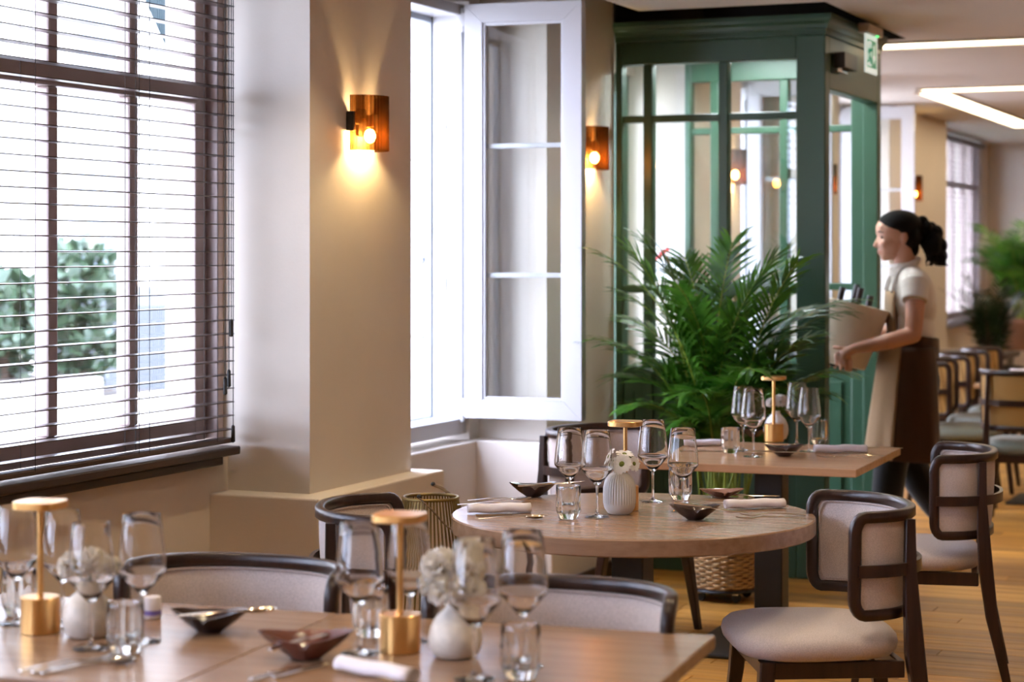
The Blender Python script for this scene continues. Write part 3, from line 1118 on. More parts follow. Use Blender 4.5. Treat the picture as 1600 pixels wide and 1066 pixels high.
# placard in the porch pane
pl = thing('window_placard', 'white placard with a red emblem inside the porch glazing, behind the palm', 'sign', (-3.50, PY1 - 0.12, 1.385))
link('board', MB().bbox(-0.085, 0.085, -0.003, 0.003, 0, 0.205, b=0.002), SIGNW, pl)
em = MB()
for k in range(9):
    tt = k / 8
    em.bbox(-0.042 + 0.008 * k - 0.006, -0.042 + 0.008 * k + 0.006, -0.005, -0.003, 0.110 + 0.006 * k - 0.004, 0.138 + 0.006 * k - 0.004 * abs(k - 4), b=0.001, seg=1)
link('emblem', em, SIGNR, pl)
e2 = MB()
e2.tube([(0.012, -0.004, 0.128), (0.022, -0.004, 0.112), (0.016, -0.004, 0.104), (0.03, -0.004, 0.100)], 0.0035, 6)
link('emblem_tail', e2, SIGNR, pl)
wr = MB()
rr = random.Random(5)
xx = -0.06
while xx < 0.055:
    h = rr.choice([0.010, 0.013, 0.020])
    wr.tube([(xx, -0.004, 0.045), (xx + 0.004, -0.004, 0.045 + h), (xx + 0.009, -0.004, 0.046), (xx + 0.013, -0.004, 0.054)], 0.0016, 5)
    xx += 0.0145
link('lettering', wr, SIGNK, pl)

# door closer on the header
dc = thing('door_closer', 'dark box-shaped door closer on the porch header', 'door closer', (PX1 + 0.002, 9.36, 2.44))
link('body', MB().bbox(0.0, 0.055, 0.0, 0.25, -0.035, 0.04, b=0.004), CLOSERM, dc)
link('arm', MB().bbox(0.012, 0.03, -0.02, 0.16, -0.055, -0.045, b=0.002).cyl(0.012, -0.055, -0.033, 12, Matrix.Translation((0.02, 0.02, 0))), CHROME, dc)

# exit sign
ex = thing('exit_sign', 'lit white and green emergency exit sign with running figure, under the ceiling', 'exit sign', (PX1 + 0.085, 9.77, 2.60), radians(0))
link('housing', MB().bbox(-0.028, 0.028, -0.15, 0.15, -0.005, 0.042, b=0.006), EXITBOX, ex)
link('status_light', MB().ell((0.02, 0.05, -0.006), (0.007, 0.010, 0.005), 10, 6), GREENLED, ex, True)
# the panel stands across the aisle so that it faces the dining room
EXW, EXH = 0.245, 0.185
pn = link('panel', MB().bbox(-0.004, 0.004, -EXW / 2, EXW / 2, -EXH - 0.008, -0.006, b=0.002), EXITW, ex)


def exq(name, y0, y1, z0, z1, mat, d=0.0055):
    m = MB()
    m.box(0.004, d, y0, y1, z0, z1)
    return link(name, m, mat, pn)


ZB = -EXH
exq('border', -0.095, -0.088, ZB + 0.02, -0.03, EXITG)
exq('border', -0.088, 0.0, -0.037, -0.03, EXITG)
exq('border', -0.088, 0.0, ZB + 0.02, ZB + 0.027, EXITG)
link('green_field', MB().prism([(0.0, ZB + 0.02), (0.095, ZB + 0.02), (0.095, -0.03), (0.0, -0.03)], 0.004, 0.0055, Matrix(((0, 0, 1, 0), (1, 0, 0, 0), (0, 1, 0, 0), (0, 0, 0, 1)))), EXITG, pn)
arr = Matrix(((0, 0, 1, 0), (1, 0, 0, 0), (0, 1, 0, 0), (0, 0, 0, 1)))
link('arrow', MB().prism([(0.035, -0.052), (0.050, -0.052), (0.050, -0.105), (0.068, -0.105), (0.0425, -0.145), (0.017, -0.105), (0.035, -0.105)], 0.0056, 0.0064, arr), EXITW, pn)
fig = MB()
fig.add(*(lambda m: (m.v, m.f))(MB().ell((0.005, -0.040, -0.058), (0.0012, 0.009, 0.009), 12, 8)))
for pts in ([(-0.042, -0.070), (-0.050, -0.108)], [(-0.042, -0.074), (-0.022, -0.084), (-0.012, -0.074)], [(-0.044, -0.074), (-0.062, -0.080), (-0.066, -0.097)],
            [(-0.050, -0.106), (-0.030, -0.120), (-0.030, -0.148)], [(-0.050, -0.106), (-0.060, -0.130), (-0.080, -0.140)]):
    fig.tube([(0.0055, a, b_) for a, b_ in pts], 0.0045, 6)
link('running_figure', fig, EXITG, pn)


# ================================================================== FURNITURE
def sgnpow(x, p):
    return math.copysign(abs(x) ** p, x)


def back_curve(t, z, off=0.0, top=0.80):
    """point on the wrap-round backrest; t in -1..1, off = outward offset"""
    a = t * radians(88)
    x = 0.250 * sgnpow(sin(a), 0.86)
    y = -0.235 + 0.205 * (1 - abs(cos(a)) ** 0.85)
    a2 = a
    nx, ny = sin(a2), -cos(a2)
    lean = 0.055 * (z - 0.56)
    return Vector((x + nx * (off + lean * 0.6), y + ny * (off + lean), z)), Vector((nx, ny, 0))


def loop_path(z0, z1, rz, n_side=30, n_c=5, rt=0.07):
    """rounded rectangle in (t, z)"""
    pts = []
    for k in range(n_side + 1):
        pts.append((-(1 - rt) + 2 * (1 - rt) * k / n_side, z0))
    for k in range(1, n_c + 1):
        a = -pi / 2 + (pi / 2) * k / n_c
        pts.append(((1 - rt) + rt * cos(a), z0 + rz + rz * sin(a)))
    for k in range(1, 5):
        pts.append((1, z0 + rz + (z1 - z0 - 2 * rz) * k / 5))
    for k in range(0, n_c + 1):
        a = (pi / 2) * k / n_c
        pts.append(((1 - rt) + rt * cos(a), z1 - rz + rz * sin(a)))
    for k in range(1, n_side):
        pts.append(((1 - rt) - 2 * (1 - rt) * k / n_side, z1))
    for k in range(0, n_c + 1):
        a = pi / 2 + (pi / 2) * k / n_c
        pts.append((-(1 - rt) + rt * cos(a), z1 - rz + rz * sin(a)))
    for k in range(1, 5):
        pts.append((-1, z1 - rz - (z1 - z0 - 2 * rz) * k / 5))
    for k in range(0, n_c):
        a = pi + (pi / 2) * k / n_c
        pts.append((-(1 - rt) + rt * cos(a), z0 + rz + rz * sin(a)))
    return pts


def make_chair(name, label, group, panel_mat, seat_mat, z0=0.535, z1=0.805):
    t = thing(name, label, 'chair', (0, 0, 0), 0, group)
    # backrest frame
    lp = loop_path(z0, z1, 0.045)
    P = [back_curve(a, z) for a, z in lp]
    fr = []
    m = len(P)
    for i in range(m):
        tan = (P[(i + 1) % m][0] - P[i - 1][0]).normalized()
        nrm = P[i][1]
        b = tan.cross(nrm).normalized()
        nrm = b.cross(tan).normalized()
        fr.append((P[i][0], nrm, b))
    sec = []
    for (a, b) in ((-0.013, -0.012), (-0.009, -0.0155), (0.009, -0.0155), (0.013, -0.012), (0.013, 0.012), (0.009, 0.0155), (-0.009, 0.0155), (-0.013, 0.012)):
        sec.append((a, b))
    link('back_frame', MB().sweep(fr, sec, True), WALNUT, t, True, 50)
    # upholstered (or cane) panel
    nu, nv = 30, 8
    pm = MB()
    v, f = [], []
    for side in (0, 1):
        for j in range(nv + 1):
            for i in range(nu + 1):
                tt = -0.955 + 1.91 * i / nu
                zz = z0 + 0.012 + (z1 - z0 - 0.024) * j / nv
                ed = min(1.0, 6 * min(i, nu - i) / nu) * min(1.0, 4 * min(j, nv - j) / nv)
                if panel_mat is CANE:
                    off = -0.003 if side == 0 else 0.003
                else:
                    off = (-0.004 - 0.013 * ed ** 0.5) if side == 0 else (0.003 + 0.003 * ed)
                v.append(back_curve(tt, zz, off)[0])
    q = (nu + 1) * (nv + 1)
    w = nu + 1
    for j in range(nv):
        for i in range(nu):
            a = j * w + i
            f.append((a, a + 1, a + w + 1, a + w))
            f.append((q + a + 1, q + a, q + a + w, q + a + w + 1))
    for i in range(nu):
        f.append((i + 1, i, q + i, q + i + 1))
        a = nv * w + i
        f.append((a, a + 1, q + a + 1, q + a))
    for j in range(nv):
        a = j * w
        f.append((a, a + w, q + a + w, q + a))
        a = j * w + nu
        f.append((a + w, a, q + a, q + a + w))
    pm.add(v, f)
    bk = link('backrest', pm, panel_mat, t, True, 60)
    if panel_mat is not CANE:
        lp2 = loop_path(z0 + 0.020, z1 - 0.020, 0.036, rt=0.06)
        pp = [back_curve(a * 0.945, z, -0.010)[0] for a, z in lp2]
        link('piping', MB().tube(pp, 0.0032, 6, closed=True), PIPING, bk, True)
    # mid rail outside the panel
    zr = (z0 + z1) / 2 - 0.012
    fr = []
    for i in range(31):
        tt = -0.985 + 1.97 * i / 30
        bow = 0.012 + 0.020 * (1 - abs(tt) ** 2)
        p, nr = back_curve(tt, zr, bow)
        fr.append((p, nr, Vector((0, 0, 1))))
    link('mid_rail', MB().sweep(fr, [(-0.006, -0.017), (0.006, -0.017), (0.006, 0.017), (-0.006, 0.017)]), WALNUT, t, True, 40)
    # seat
    def plan(a, s):
        c, sn = cos(a), sin(a)
        x = 0.245 * sgnpow(c, 0.62) * s
        yy = sgnpow(sn, 0.62)
        yv = (0.245 if yy > 0 else 0.215) * yy * s
        x *= 1.0 + 0.10 * (yv / 0.245)
        return x, yv + 0.01
    layers = [(0.0, 0.402), (0.84, 0.402), (0.93, 0.408), (0.985, 0.423), (1.0, 0.440), (0.985, 0.456), (0.93, 0.470), (0.82, 0.479), (0.6, 0.485), (0.3, 0.488), (0.0, 0.489)]
    n = 48
    v, f = [], []
    for s_, z in layers:
        for k in range(n):
            x, yv = plan(2 * pi * k / n, max(s_, 0.001))
            v.append((x, yv, z))
    for j in range(len(layers) - 1):
        for k in range(n):
            l = (k + 1) % n
            f.append((j * n + k, j * n + l, (j + 1) * n + l, (j + 1) * n + k))
    link('seat', MB().add(v, f), seat_mat, t, True, 80)
    # apron under the seat
    ap = MB()
    ap.bbox(-0.20, 0.20, 0.170, 0.192, 0.355, 0.402, b=0.003).bbox(-0.20, 0.20, -0.192, -0.170, 0.355, 0.402, b=0.003)
    ap.bbox(-0.212, -0.190, -0.19, 0.19, 0.355, 0.402, b=0.003).bbox(0.190, 0.212, -0.19, 0.19, 0.355, 0.402, b=0.003)
    link('apron', ap, WALNUT, t)
    sq = [(-1, -0.8), (-0.8, -1), (0.8, -1), (1, -0.8), (1, 0.8), (0.8, 1), (-0.8, 1), (-1, 0.8)]

    def leg(pts):
        fr = []
        v, f = [], []
        for (p, w1, w2) in pts:
            for (a, b) in sq:
                v.append((p[0] + a * w1, p[1] + b * w2, p[2]))
        for j in range(len(pts) - 1):
            for k in range(8):
                l = (k + 1) % 8
                f.append((j * 8 + k, j * 8 + l, (j + 1) * 8 + l, (j + 1) * 8 + k))
        f.append(tuple(range(7, -1, -1)))
        f.append(tuple((len(pts) - 1) * 8 + k for k in range(8)))
        return MB().add(v, f)

    for s_ in (-1, 1):
        link('leg', leg([((s_ * 0.232, 0.225, 0.0), 0.0125, 0.0125), ((s_ * 0.205, 0.190, 0.30), 0.020, 0.020), ((s_ * 0.198, 0.182, 0.404), 0.022, 0.022)]), WALNUT, t, True, 30)
        px = 0.205
        link('leg', leg([((s_ * 0.235, -0.290, 0.0), 0.0125, 0.014), ((s_ * 0.224, -0.235, 0.25), 0.018, 0.021), ((s_ * 0.218, -0.215, 0.42), 0.020, 0.025),
                         ((s_ * 0.216, -0.207, 0.55), 0.016, 0.021), ((s_ * 0.213, -0.203, zr), 0.013, 0.016), ((s_ * 0.207, -0.205, z1 - 0.012), 0.011, 0.013)]), WALNUT, t, True, 30)
    return t


GR_CH = 'upholstered wooden tub chairs'
c1 = at(1277, 968, 0.48)
chair = make_chair('dining_chair', 'beige tub chair in the right foreground, turned side-on beside the round table', GR_CH, FABRIC, FABRIC)
chair.location = (c1.x, c1.y, 0)
chair.rotation_euler = (0, 0, radians(117.5))
chair.scale = (1.03, 1.03, 1.0)
dup(chair, (-1.52, 7.34, 0), radians(101), 'beige tub chair at the right, drawn up to the square table by the waitress', GR_CH)
dup(chair, (-2.51, 5.13, 0), radians(-66), 'beige tub chair left of the round table, beside the gold lantern', GR_CH)
dup(chair, (-2.82, 7.66, 0), radians(-106), 'beige tub chair behind the round table, below the open casement', GR_CH)
dup(chair, (-2.385, 3.88, 0), radians(184), 'beige tub chair across the near table, under the blind', GR_CH)
dup(chair, (-1.60, 3.875, 0), radians(184), 'beige tub chair across the near table, right behind the flower vase', GR_CH)

cane = make_chair('cane_chair', 'cane-backed chair with its back to us at the end of the far laid table', 'cane-backed chairs by the far tables', CANE, GREENFAB, 0.55, 0.86)
cane.location = (-1.80, 11.62, 0)
cane.rotation_euler = (0, 0, radians(4))
dup(cane, (-2.34, 12.42, 0), radians(-84), 'cane-backed chair nearest behind the waitress, beside the far laid table', 'cane-backed chairs by the far tables')
dup(cane, (-2.36, 13.2, 0), radians(-86), 'second cane-backed chair along the side of the far laid table', 'cane-backed chairs by the far tables')
dup(cane, (-2.36, 14.0, 0), radians(-90), 'third cane-backed chair along the side of the far laid table', 'cane-backed chairs by the far tables')
dup(cane, (-2.25, 17.4, 0), radians(35), 'cane-backed chair standing near the far window and potted shrub', 'cane-backed chairs by the far tables')


# ------------------------------------------------------------------ tables
def pedestal(t, zt, col=0.055, plate=0.28, round_=False):
    link('column', MB().bbox(-col, col, -col, col, 0.014, zt - 0.012, b=0.004), IRON, t)
    if round_:
        link('base_plate', MB().lathe([(0.001, 0.0), (plate, 0.0), (plate + 0.004, 0.004), (plate, 0.014), (0.001, 0.016)], 48), IRON, t, True)
    else:
        link('base_plate', MB().bbox(-plate, plate, -plate, plate, 0, 0.016, b=0.006), IRON, t)
    link('spider', MB().bbox(-0.2, 0.2, -0.02, 0.02, zt - 0.014, zt, b=0.003).bbox(-0.02, 0.02, -0.2, 0.2, zt - 0.014, zt, b=0.003), IRON, t)


# near table, right-hand half
ROT = radians(5.3)
ex_, ey_ = Vector((cos(ROT), sin(ROT), 0)), Vector((-sin(ROT), cos(ROT), 0))
P1 = at(1118, 993, 0.75)
W1, D1 = 0.833, 0.80
cA = P1 - ex_ * (W1 / 2) - ey_ * (D1 / 2)
tA = thing('dining_table', 'square oak table in the foreground, right of the seam', 'table', (cA.x, cA.y, 0), ROT, 'pushed together near tables')
link('table_top', MB().bbox(-W1 / 2 + 0.003, W1 / 2, -D1 / 2, D1 / 2, 0.722, 0.75, b=0.003), TABLEWOOD, tA)
pedestal(tA, 0.722)
cB = cA - ex_ * W1
tB = dup(tA, (cB.x, cB.y, 0), ROT, 'square oak table in the foreground, left of the seam', 'pushed together near tables')

# round table
RT = at(988.5, 803.5, 0.75)
RR = 0.541
rt = thing('round_table', 'round oak table laid for four in the middle', 'table', (RT.x, RT.y, 0))
link('table_top', MB().lathe([(0.001, 0.700), (RR - 0.004, 0.700), (RR, 0.704), (RR, 0.746), (RR - 0.004, 0.75), (0.001, 0.75)], 128), TABLEWOOD, rt, True, 30)
pedestal(rt, 0.700, 0.05, 0.30, True)

# square table behind
SQ = radians(2)
sx, sy = Vector((cos(SQ), sin(SQ), 0)), Vector((-sin(SQ), cos(SQ), 0))
Q1 = at(1338, 734, 0.75)
cS = Q1 - sx * 0.42 + sy * 0.44
st = thing('square_table', 'square reddish oak table in front of the palm', 'table', (cS.x, cS.y, 0), SQ)
link('table_top', MB().bbox(-0.42, 0.42, -0.44, 0.44, 0.720, 0.75, b=0.004), TABLEWOOD2, st)
pedestal(st, 0.720, 0.055, 0.29)

# far long table
ft = thing('long_table', 'long reddish laid table at the far right, ringed by cane chairs', 'table', (-1.80, 14.2, 0))
link('table_top', MB().bbox(-0.40, 0.40, -2.1, 2.1, 0.722, 0.75, b=0.004), TABLEWOOD2, ft)
for yy in (-1.5, 0, 1.5):
    link('column', MB().bbox(-0.05, 0.05, yy - 0.05, yy + 0.05, 0.0, 0.722, b=0.004), IRON, ft)
    link('base_plate', MB().bbox(-0.27, 0.27, yy - 0.27, yy + 0.27, 0.0, 0.014, b=0.004), IRON, ft)
wt = thing('window_table', 'small dark wooden table before the far window, behind the waitress', 'table', (-2.95, 15.9, 0))
link('table_top', MB().bbox(-0.36, 0.36, -0.36, 0.36, 0.715, 0.75, b=0.004), WALNUT, wt)
pedestal(wt, 0.715)


# ------------------------------------------------------------------ table ware
def make_wine_glass(label, group):
    t = thing('wine_glass', label, 'wine glass', (0, 0, 0), 0, group)
    prof = [(0.0045, 0.094), (0.0100, 0.0975), (0.0280, 0.1180), (0.0452, 0.1375), (0.0474, 0.1410), (0.0480, 0.1470), (0.0478, 0.154), (0.0470, 0.165), (0.0445, 0.190), (0.0405, 0.222), (0.0368, 0.255)]
    wall = 0.0011
    inner = [(max(0.0001, r - wall), z + (0.006 if i == 0 else 0.0018 if i < 4 else 0.0004)) for i, (r, z) in enumerate(prof)]
    inner[0] = (0.0001, 0.101)
    bw = MB().lathe([(0.0001, 0.0935)] + prof + [(0.0363, 0.2556)] + [(r, min(z, 0.2552)) for r, z in reversed(inner)], 48)
    link('bowl', bw, STEMGLASS, t, True, 60)
    sp = [(0.0001, 0.0005), (0.037, 0.0005), (0.0375, 0.0015), (0.034, 0.0030), (0.015, 0.0048), (0.0060, 0.0085), (0.0042, 0.016), (0.0036, 0.045), (0.0038, 0.080), (0.0046, 0.0925), (0.0001, 0.0932)]
    link('stem', MB().lathe(sp, 28), STEMGLASS, t, True, 60)
    return t


def make_tumbler(label, group):
    t = thing('tumbler', label, 'tumbler', (0, 0, 0), 0, group)
    N = 12

    def flute(a, z):
        return 1.0 + 0.045 * (abs(cos(N * a / 2)) - 0.6) * (1 if 0.014 < z < 0.088 else 0.0)
    out = [(0.0001, 0.0005), (0.026, 0.0005), (0.0285, 0.003), (0.029, 0.010), (0.0345, 0.020), (0.0365, 0.030), (0.0368, 0.060), (0.0365, 0.086), (0.0362, 0.0965), (0.0355, 0.0985)]
    inn = [(0.0347, 0.0965), (0.0326, 0.060), (0.0318, 0.030), (0.027, 0.020), (0.0001, 0.0175)]
    v = MB()
    pr_ = out + inn
    no = len(out)

    def rm(a, z):
        return flute(a, z)
    n = 120
    vv, ff = [], []
    for j, (r, z) in enumerate(pr_):
        for i in range(n):
            a = 2 * pi * i / n
            r2 = r * (flute(a, z) if j < no else 1.0)
            vv.append((r2 * cos(a), r2 * sin(a), z))
    for j in range(len(pr_) - 1):
        for i in range(n):
            k = (i + 1) % n
            ff.append((j * n + i, j * n + k, (j + 1) * n + k, (j + 1) * n + i))
    link('body', v.add(vv, ff), TUMBLER, t, True, 50)
    return t


def make_lamp(label, group):
    t = thing('table_lamp', label, 'table lamp', (0, 0, 0), 0, group)
    link('base', MB().lathe([(0.001, 0.0), (0.039, 0.0), (0.0405, 0.0015), (0.0405, 0.0725), (0.039, 0.074), (0.001, 0.074)], 40), BRASS, t, True, 30)
    link('stem', MB().cyl(0.0065, 0.074, 0.254, 16), BRASS, t, True, 30)
    # head: soft square, chamfered
    n = 48
    v, f = [], []
    for (s_, z) in ((0.001, 0.254), (0.046, 0.254), (0.050, 0.256), (0.050, 0.268), (0.048, 0.270), (0.001, 0.270)):
        for k in range(n):
            a = 2 * pi * k / n
            v.append((s_ * sgnpow(cos(a), 0.55), s_ * sgnpow(sin(a), 0.55), z))
    for j in range(5):
        for k in range(n):
            l = (k + 1) % n
            f.append((j * n + k, j * n + l, (j + 1) * n + l, (j + 1) * n + k))
    link('lamp_head', MB().add(v, f), BRASS, t, True, 30)
    link('light_disc', MB().lathe([(0.008, 0.2535), (0.036, 0.2535), (0.036, 0.2525), (0.008, 0.2525)], 32), LAMPOFF, t)
    return t


def make_bowl(label, mat, group, notch=True):
    t = thing('boat_bowl', label, 'bowl', (0, 0, 0), 0, group)
    n = 64
    v, f = [], []

    def rim(a):
        c, s_ = cos(a), sin(a)
        r = 1.0 / (abs(c) ** 1.35 + abs(s_ / 0.78) ** 1.35) ** (1 / 1.35)
        return r
    outer = [(0.001, 0.0), (0.30, 0.0), (0.36, 0.004), (0.62, 0.016), (0.84, 0.027), (1.0, 0.036)]
    inner = [(0.965, 0.0365), (0.80, 0.029), (0.55, 0.018), (0.28, 0.010), (0.001, 0.009)]
    for (s_, z) in outer + inner:
        for k in range(n):
            a = 2 * pi * k / n
            R = rim(a) * 0.078
            lift = 0.010 * (abs(cos(a)) ** 3) * (s_ ** 3)
            dip = 0.0
            if notch:
                da = (a - 3 * pi / 2)
                dip = -0.010 * math.exp(-(da / 0.10) ** 2) * s_ ** 4
            v.append((R * s_ * cos(a), R * s_ * sin(a), z + lift + dip))
    m = len(outer) + len(inner)
    for j in range(m - 1):
        for k in range(n):
            l = (k + 1) % n
            f.append((j * n + k, j * n + l, (j + 1) * n + l, (j + 1) * n + k))
    link('body', MB().add(v, f), mat, t, True, 60)
    return t


def strip(stations, thick=0.0018):
    """flat bar with width, height profile; stations (x, halfwidth, z)"""
    v, f = [], []
    for (x, w, z) in stations:
        v += [(x, -w, z), (x, w, z), (x, w * 0.8, z + thick), (x, -w * 0.8, z + thick)]
    for j in range(len(stations) - 1):
        for k in range(4):
            l = (k + 1) % 4
            f.append((j * 4 + k, j * 4 + l, j * 4 + 4 + l, j * 4 + 4 + k))
    f += [(3, 2, 1, 0), tuple(len(v) - 4 + k for k in range(4))]
    return v, f


HANDLE = [(-0.100, 0.003, 0.0035), (-0.098, 0.0065, 0.003), (-0.07, 0.0062, 0.0045), (-0.02, 0.0035, 0.0085), (0.02, 0.0025, 0.0085)]


def make_fork(label, mat, group):
    t = thing('fork', label, 'fork', (0, 0, 0), 0, group)
    link('handle', MB().add(*strip(HANDLE + [(0.040, 0.004, 0.0055), (0.052, 0.0105, 0.0035)])), mat, t, True, 40)
    tn = MB()
    for k in range(4):
        yy = -0.0090 + 0.006 * k
        v, f = strip([(0.050, 0.0016, 0.0035), (0.070, 0.0016, 0.003), (0.090, 0.0014, 0.006), (0.100, 0.0006, 0.0085)])
        tn.add([(a, b + yy, c) for a, b, c in v], f)
    link('tines', tn, mat, t, True, 40)
    return t


def make_knife(label, mat, group):
    t = thing('table_knife', label, 'knife', (0, 0, 0), 0, group)
    link('handle', MB().add(*strip([(-0.11, 0.004, 0.001), (-0.108, 0.0085, 0.0008), (-0.02, 0.0065, 0.001), (0.0, 0.0045, 0.001)], 0.005)), mat, t, True, 40)
    link('blade', MB().add(*strip([(0.0, 0.0045, 0.0015), (0.015, 0.0085, 0.001), (0.07, 0.0095, 0.001), (0.10, 0.006, 0.001), (0.108, 0.001, 0.001)], 0.0016)), mat, t, True, 40)
    return t


def make_spoon(label, mat, group):
    t = thing('spoon', label, 'spoon', (0, 0, 0), 0, group)
    link('handle', MB().add(*strip(HANDLE + [(0.045, 0.0035, 0.006)])), mat, t, True, 40)
    v, f = [], []
    n = 24
    for (s_, dz) in ((1.0, 0.0), (0.75, -0.0040), (0.4, -0.0065), (0.001, -0.0070)):
        for k in range(n):
            a = 2 * pi * k / n
            v.append((0.068 + 0.028 * s_ * cos(a), 0.0185 * s_ * sin(a), 0.0085 + dz))
    for (s_, dz) in ((0.001, -0.0055), (0.4, -0.0050), (0.75, -0.0025), (0.97, 0.0008)):
        for k in range(n):
            a = 2 * pi * k / n
            v.append((0.068 + 0.028 * s_ * cos(a), 0.0185 * s_ * sin(a), 0.0085 + dz))
    for j in range(7):
        for k in range(n):
            l = (k + 1) % n
            f.append((j * n + k, j * n + l, (j + 1) * n + l, (j + 1) * n + k))
    link('bowl', MB().add(v, f), mat, t, True, 60)
    return t


def make_napkin(label, group, L=0.19, R=0.021, squash=0.72):
    t = thing('napkin', label, 'napkin', (0, 0, 0), 0, group)
    n = 110
    th = 0.0011
    pts = []
    for k in range(n + 1):
        a = k / n * 2 * pi * 3.6
        r = 0.003 + (R - 0.003) * (k / n)
        pts.append((r * cos(a), r * sin(a) * squash + R * squash))
    v, f = [], []
    m = 10
    for j in range(m + 1):
        x = -L / 2 + L * j / m
        for (yy, zz) in pts:
            fl = 0.0015 * sin(x * 60)
            v.append((x, yy * (1 + 0.08 * sin(x * 25)), max(0.0006, zz + fl)))
    w = n + 1
    for j in range(m):
        for k in range(n):
            a = j * w + k
            f.append((a, a + 1, a + w + 1, a + w))
    me = MB().add(v, f)
    o = link('cloth', me, NAPKIN, t, True, 80)
    so = o.modifiers.new('thick', 'SOLIDIFY')
    so.thickness = th * 1.5
    so.offset = 0
    return t


def make_ribbed_vase(label):
    t = thing('ribbed_vase', label, 'vase', (0, 0, 0))
    prof = [(0.001, 0.0), (0.028, 0.0), (0.036, 0.004), (0.0455, 0.018), (0.0480, 0.030), (0.0485, 0.034), (0.0485, 0.060), (0.0475, 0.080), (0.043, 0.100), (0.032, 0.116), (0.020, 0.124), (0.0165, 0.129), (0.0165, 0.134), (0.0130, 0.134), (0.0125, 0.118), (0.03, 0.10), (0.042, 0.07), (0.041, 0.03), (0.001, 0.012)]

    def rm(a, z):
        return 1.0
    n = 320
    v, f = [], []
    for j, (r, z) in enumerate(prof):
        for i in range(n):
            a = 2 * pi * i / n
            k = 1.0
            if 5 <= j <= 10:
                k = 1 + 0.075 * (abs(sin(a * 18)) - 0.65) * (0.5 if j in (5, 10) else 1)
            v.append((r * k * cos(a), r * k * sin(a), z))
    for j in range(len(prof) - 1):
        for i in range(n):
            k = (i + 1) % n
            f.append((j * n + i, j * n + k, (j + 1) * n + k, (j + 1) * n + i))
    link('body', MB().add(v, f), GREYCER, t, True, 50)
    return t


def make_round_vase(label, mat, group, tall=1.0):
    t = thing('bud_vase', label, 'vase', (0, 0, 0), 0, group)
    prof = [(0.001, 0.0), (0.034, 0.0), (0.042, 0.004), (0.0495, 0.020), (0.052, 0.036), (0.049, 0.056), (0.039, 0.076), (0.024, 0.090), (0.0175, 0.097), (0.017, 0.106), (0.0135, 0.106), (0.0135, 0.095), (0.035, 0.07), (0.045, 0.035), (0.001, 0.01)]
    link('body', MB().lathe([(r, z * tall) for r, z in prof], 48), mat, t, True, 60)
    return t


def daisy(loc, nrm, r, label, group, stem_to):
    t = thing('daisy', label, 'flower', loc, 0, group)
    q = Vector((0, 0, 1)).rotation_difference(Vector(nrm).normalized())
    M = q.to_matrix().to_4x4()
    pm = MB()
    rr = random.Random(hash(label) % 1000 if False else int(r * 1e5) + len(label))
    for k in range(17):
        a = 2 * pi * k / 17 + rr.uniform(-0.06, 0.06)
        L = r * rr.uniform(0.9, 1.05)
        w = r * 0.19
        up = rr.uniform(0.0, 0.16) * r
        v = []
        for (s_, ww, z) in ((0.18, 0.5, 0.0), (0.5, 1.0, up * 0.8 + 0.04 * r), (0.85, 0.85, up), (1.0, 0.3, up * 0.6)):
            for sd_ in (-1, 0, 1):
                v.append(Vector((s_ * L, sd_ * ww * w, z - abs(sd_) * 0.03 * r)))
        f = []
        for j in range(3):
            for i in range(2):
                f.append((j * 3 + i, j * 3 + i + 1, j * 3 + i + 4, j * 3 + i + 3))
        pm.add(v, f, M @ Matrix.Rotation(a, 4, 'Z'))
    link('petals', pm, PETAL, t, True)
    link('centre', MB().ell((0, 0, 0.02 * r), (0.26 * r, 0.26 * r, 0.13 * r), 14, 8, M), POLLEN, t, True)
    e = Vector(stem_to) - Vector(loc)
    nn = Vector(nrm).normalized()
    link('stem', MB().tube(catmull([Vector((0, 0, 0)) - nn * 0.004, e * 0.45 - nn * 0.012, e], 5), 0.0013, 6), STEM, t, True)
    return t


def bloom(loc, r, label, group, stem_to, seed):
    """ruffled pompon flower"""
    t = thing('carnation', label, 'flower', loc, 0, group)
    rr = random.Random(seed)
    pm = MB()
    for k in range(58):
        th = math.acos(1 - 1.62 * (k + 0.5) / 58)
        ph = k * 2.39996
        d = Vector((sin(th) * cos(ph), sin(th) * sin(ph), cos(th)))
        q = Vector((1, 0, 0)).rotation_difference(d)
        M = q.to_matrix().to_4x4() @ Matrix.Rotation(rr.uniform(0, pi), 4, 'X')
        v = []
        for (s_, ww) in ((0.35, 0.14), (0.7, 0.34), (0.95, 0.40), (1.04, 0.26)):
            for sd_ in (-1, 0, 1):
                v.append(Vector((s_ * r * rr.uniform(0.93, 1.06), sd_ * ww * r, 0.10 * r * sd_ * sd_ * rr.uniform(-1, 1.5))))
        f = []
        for j in range(3):
            for i in range(2):
                f.append((j * 3 + i, j * 3 + i + 1, j * 3 + i + 4, j * 3 + i + 3))
        pm.add(v, f, M)
    link('petals', pm, CREAMPETAL, t, True)
    e = Vector(stem_to) - Vector(loc)
    link('stem', MB().tube(catmull([Vector((0, 0, 0)), e * 0.5, e], 4), 0.0015, 6), STEM, t, True)
    return t


PROTO = {}


def put(kind, builder, loc, rz, label, group, scale=None, **kw):
    if kind not in PROTO:
        o = builder(label, **dict(group=group, **kw)) if group is not None else builder(label, **kw)
        o.location = loc
        o.rotation_euler = (0, 0, rz)
        if scale:
            o.scale = (scale,) * 3
        PROTO[kind] = o
        return o
    return dup(PROTO[kind], loc, rz, label, group, scale)


TZ = 0.7505


def gl(u, v, label, s=1.0, z=TZ):
    o = put('wine', make_wine_glass, at(u, v, z), random.uniform(0, 6), label, 'stemmed wine glasses')
    o.scale = (s, s, s)
    return o


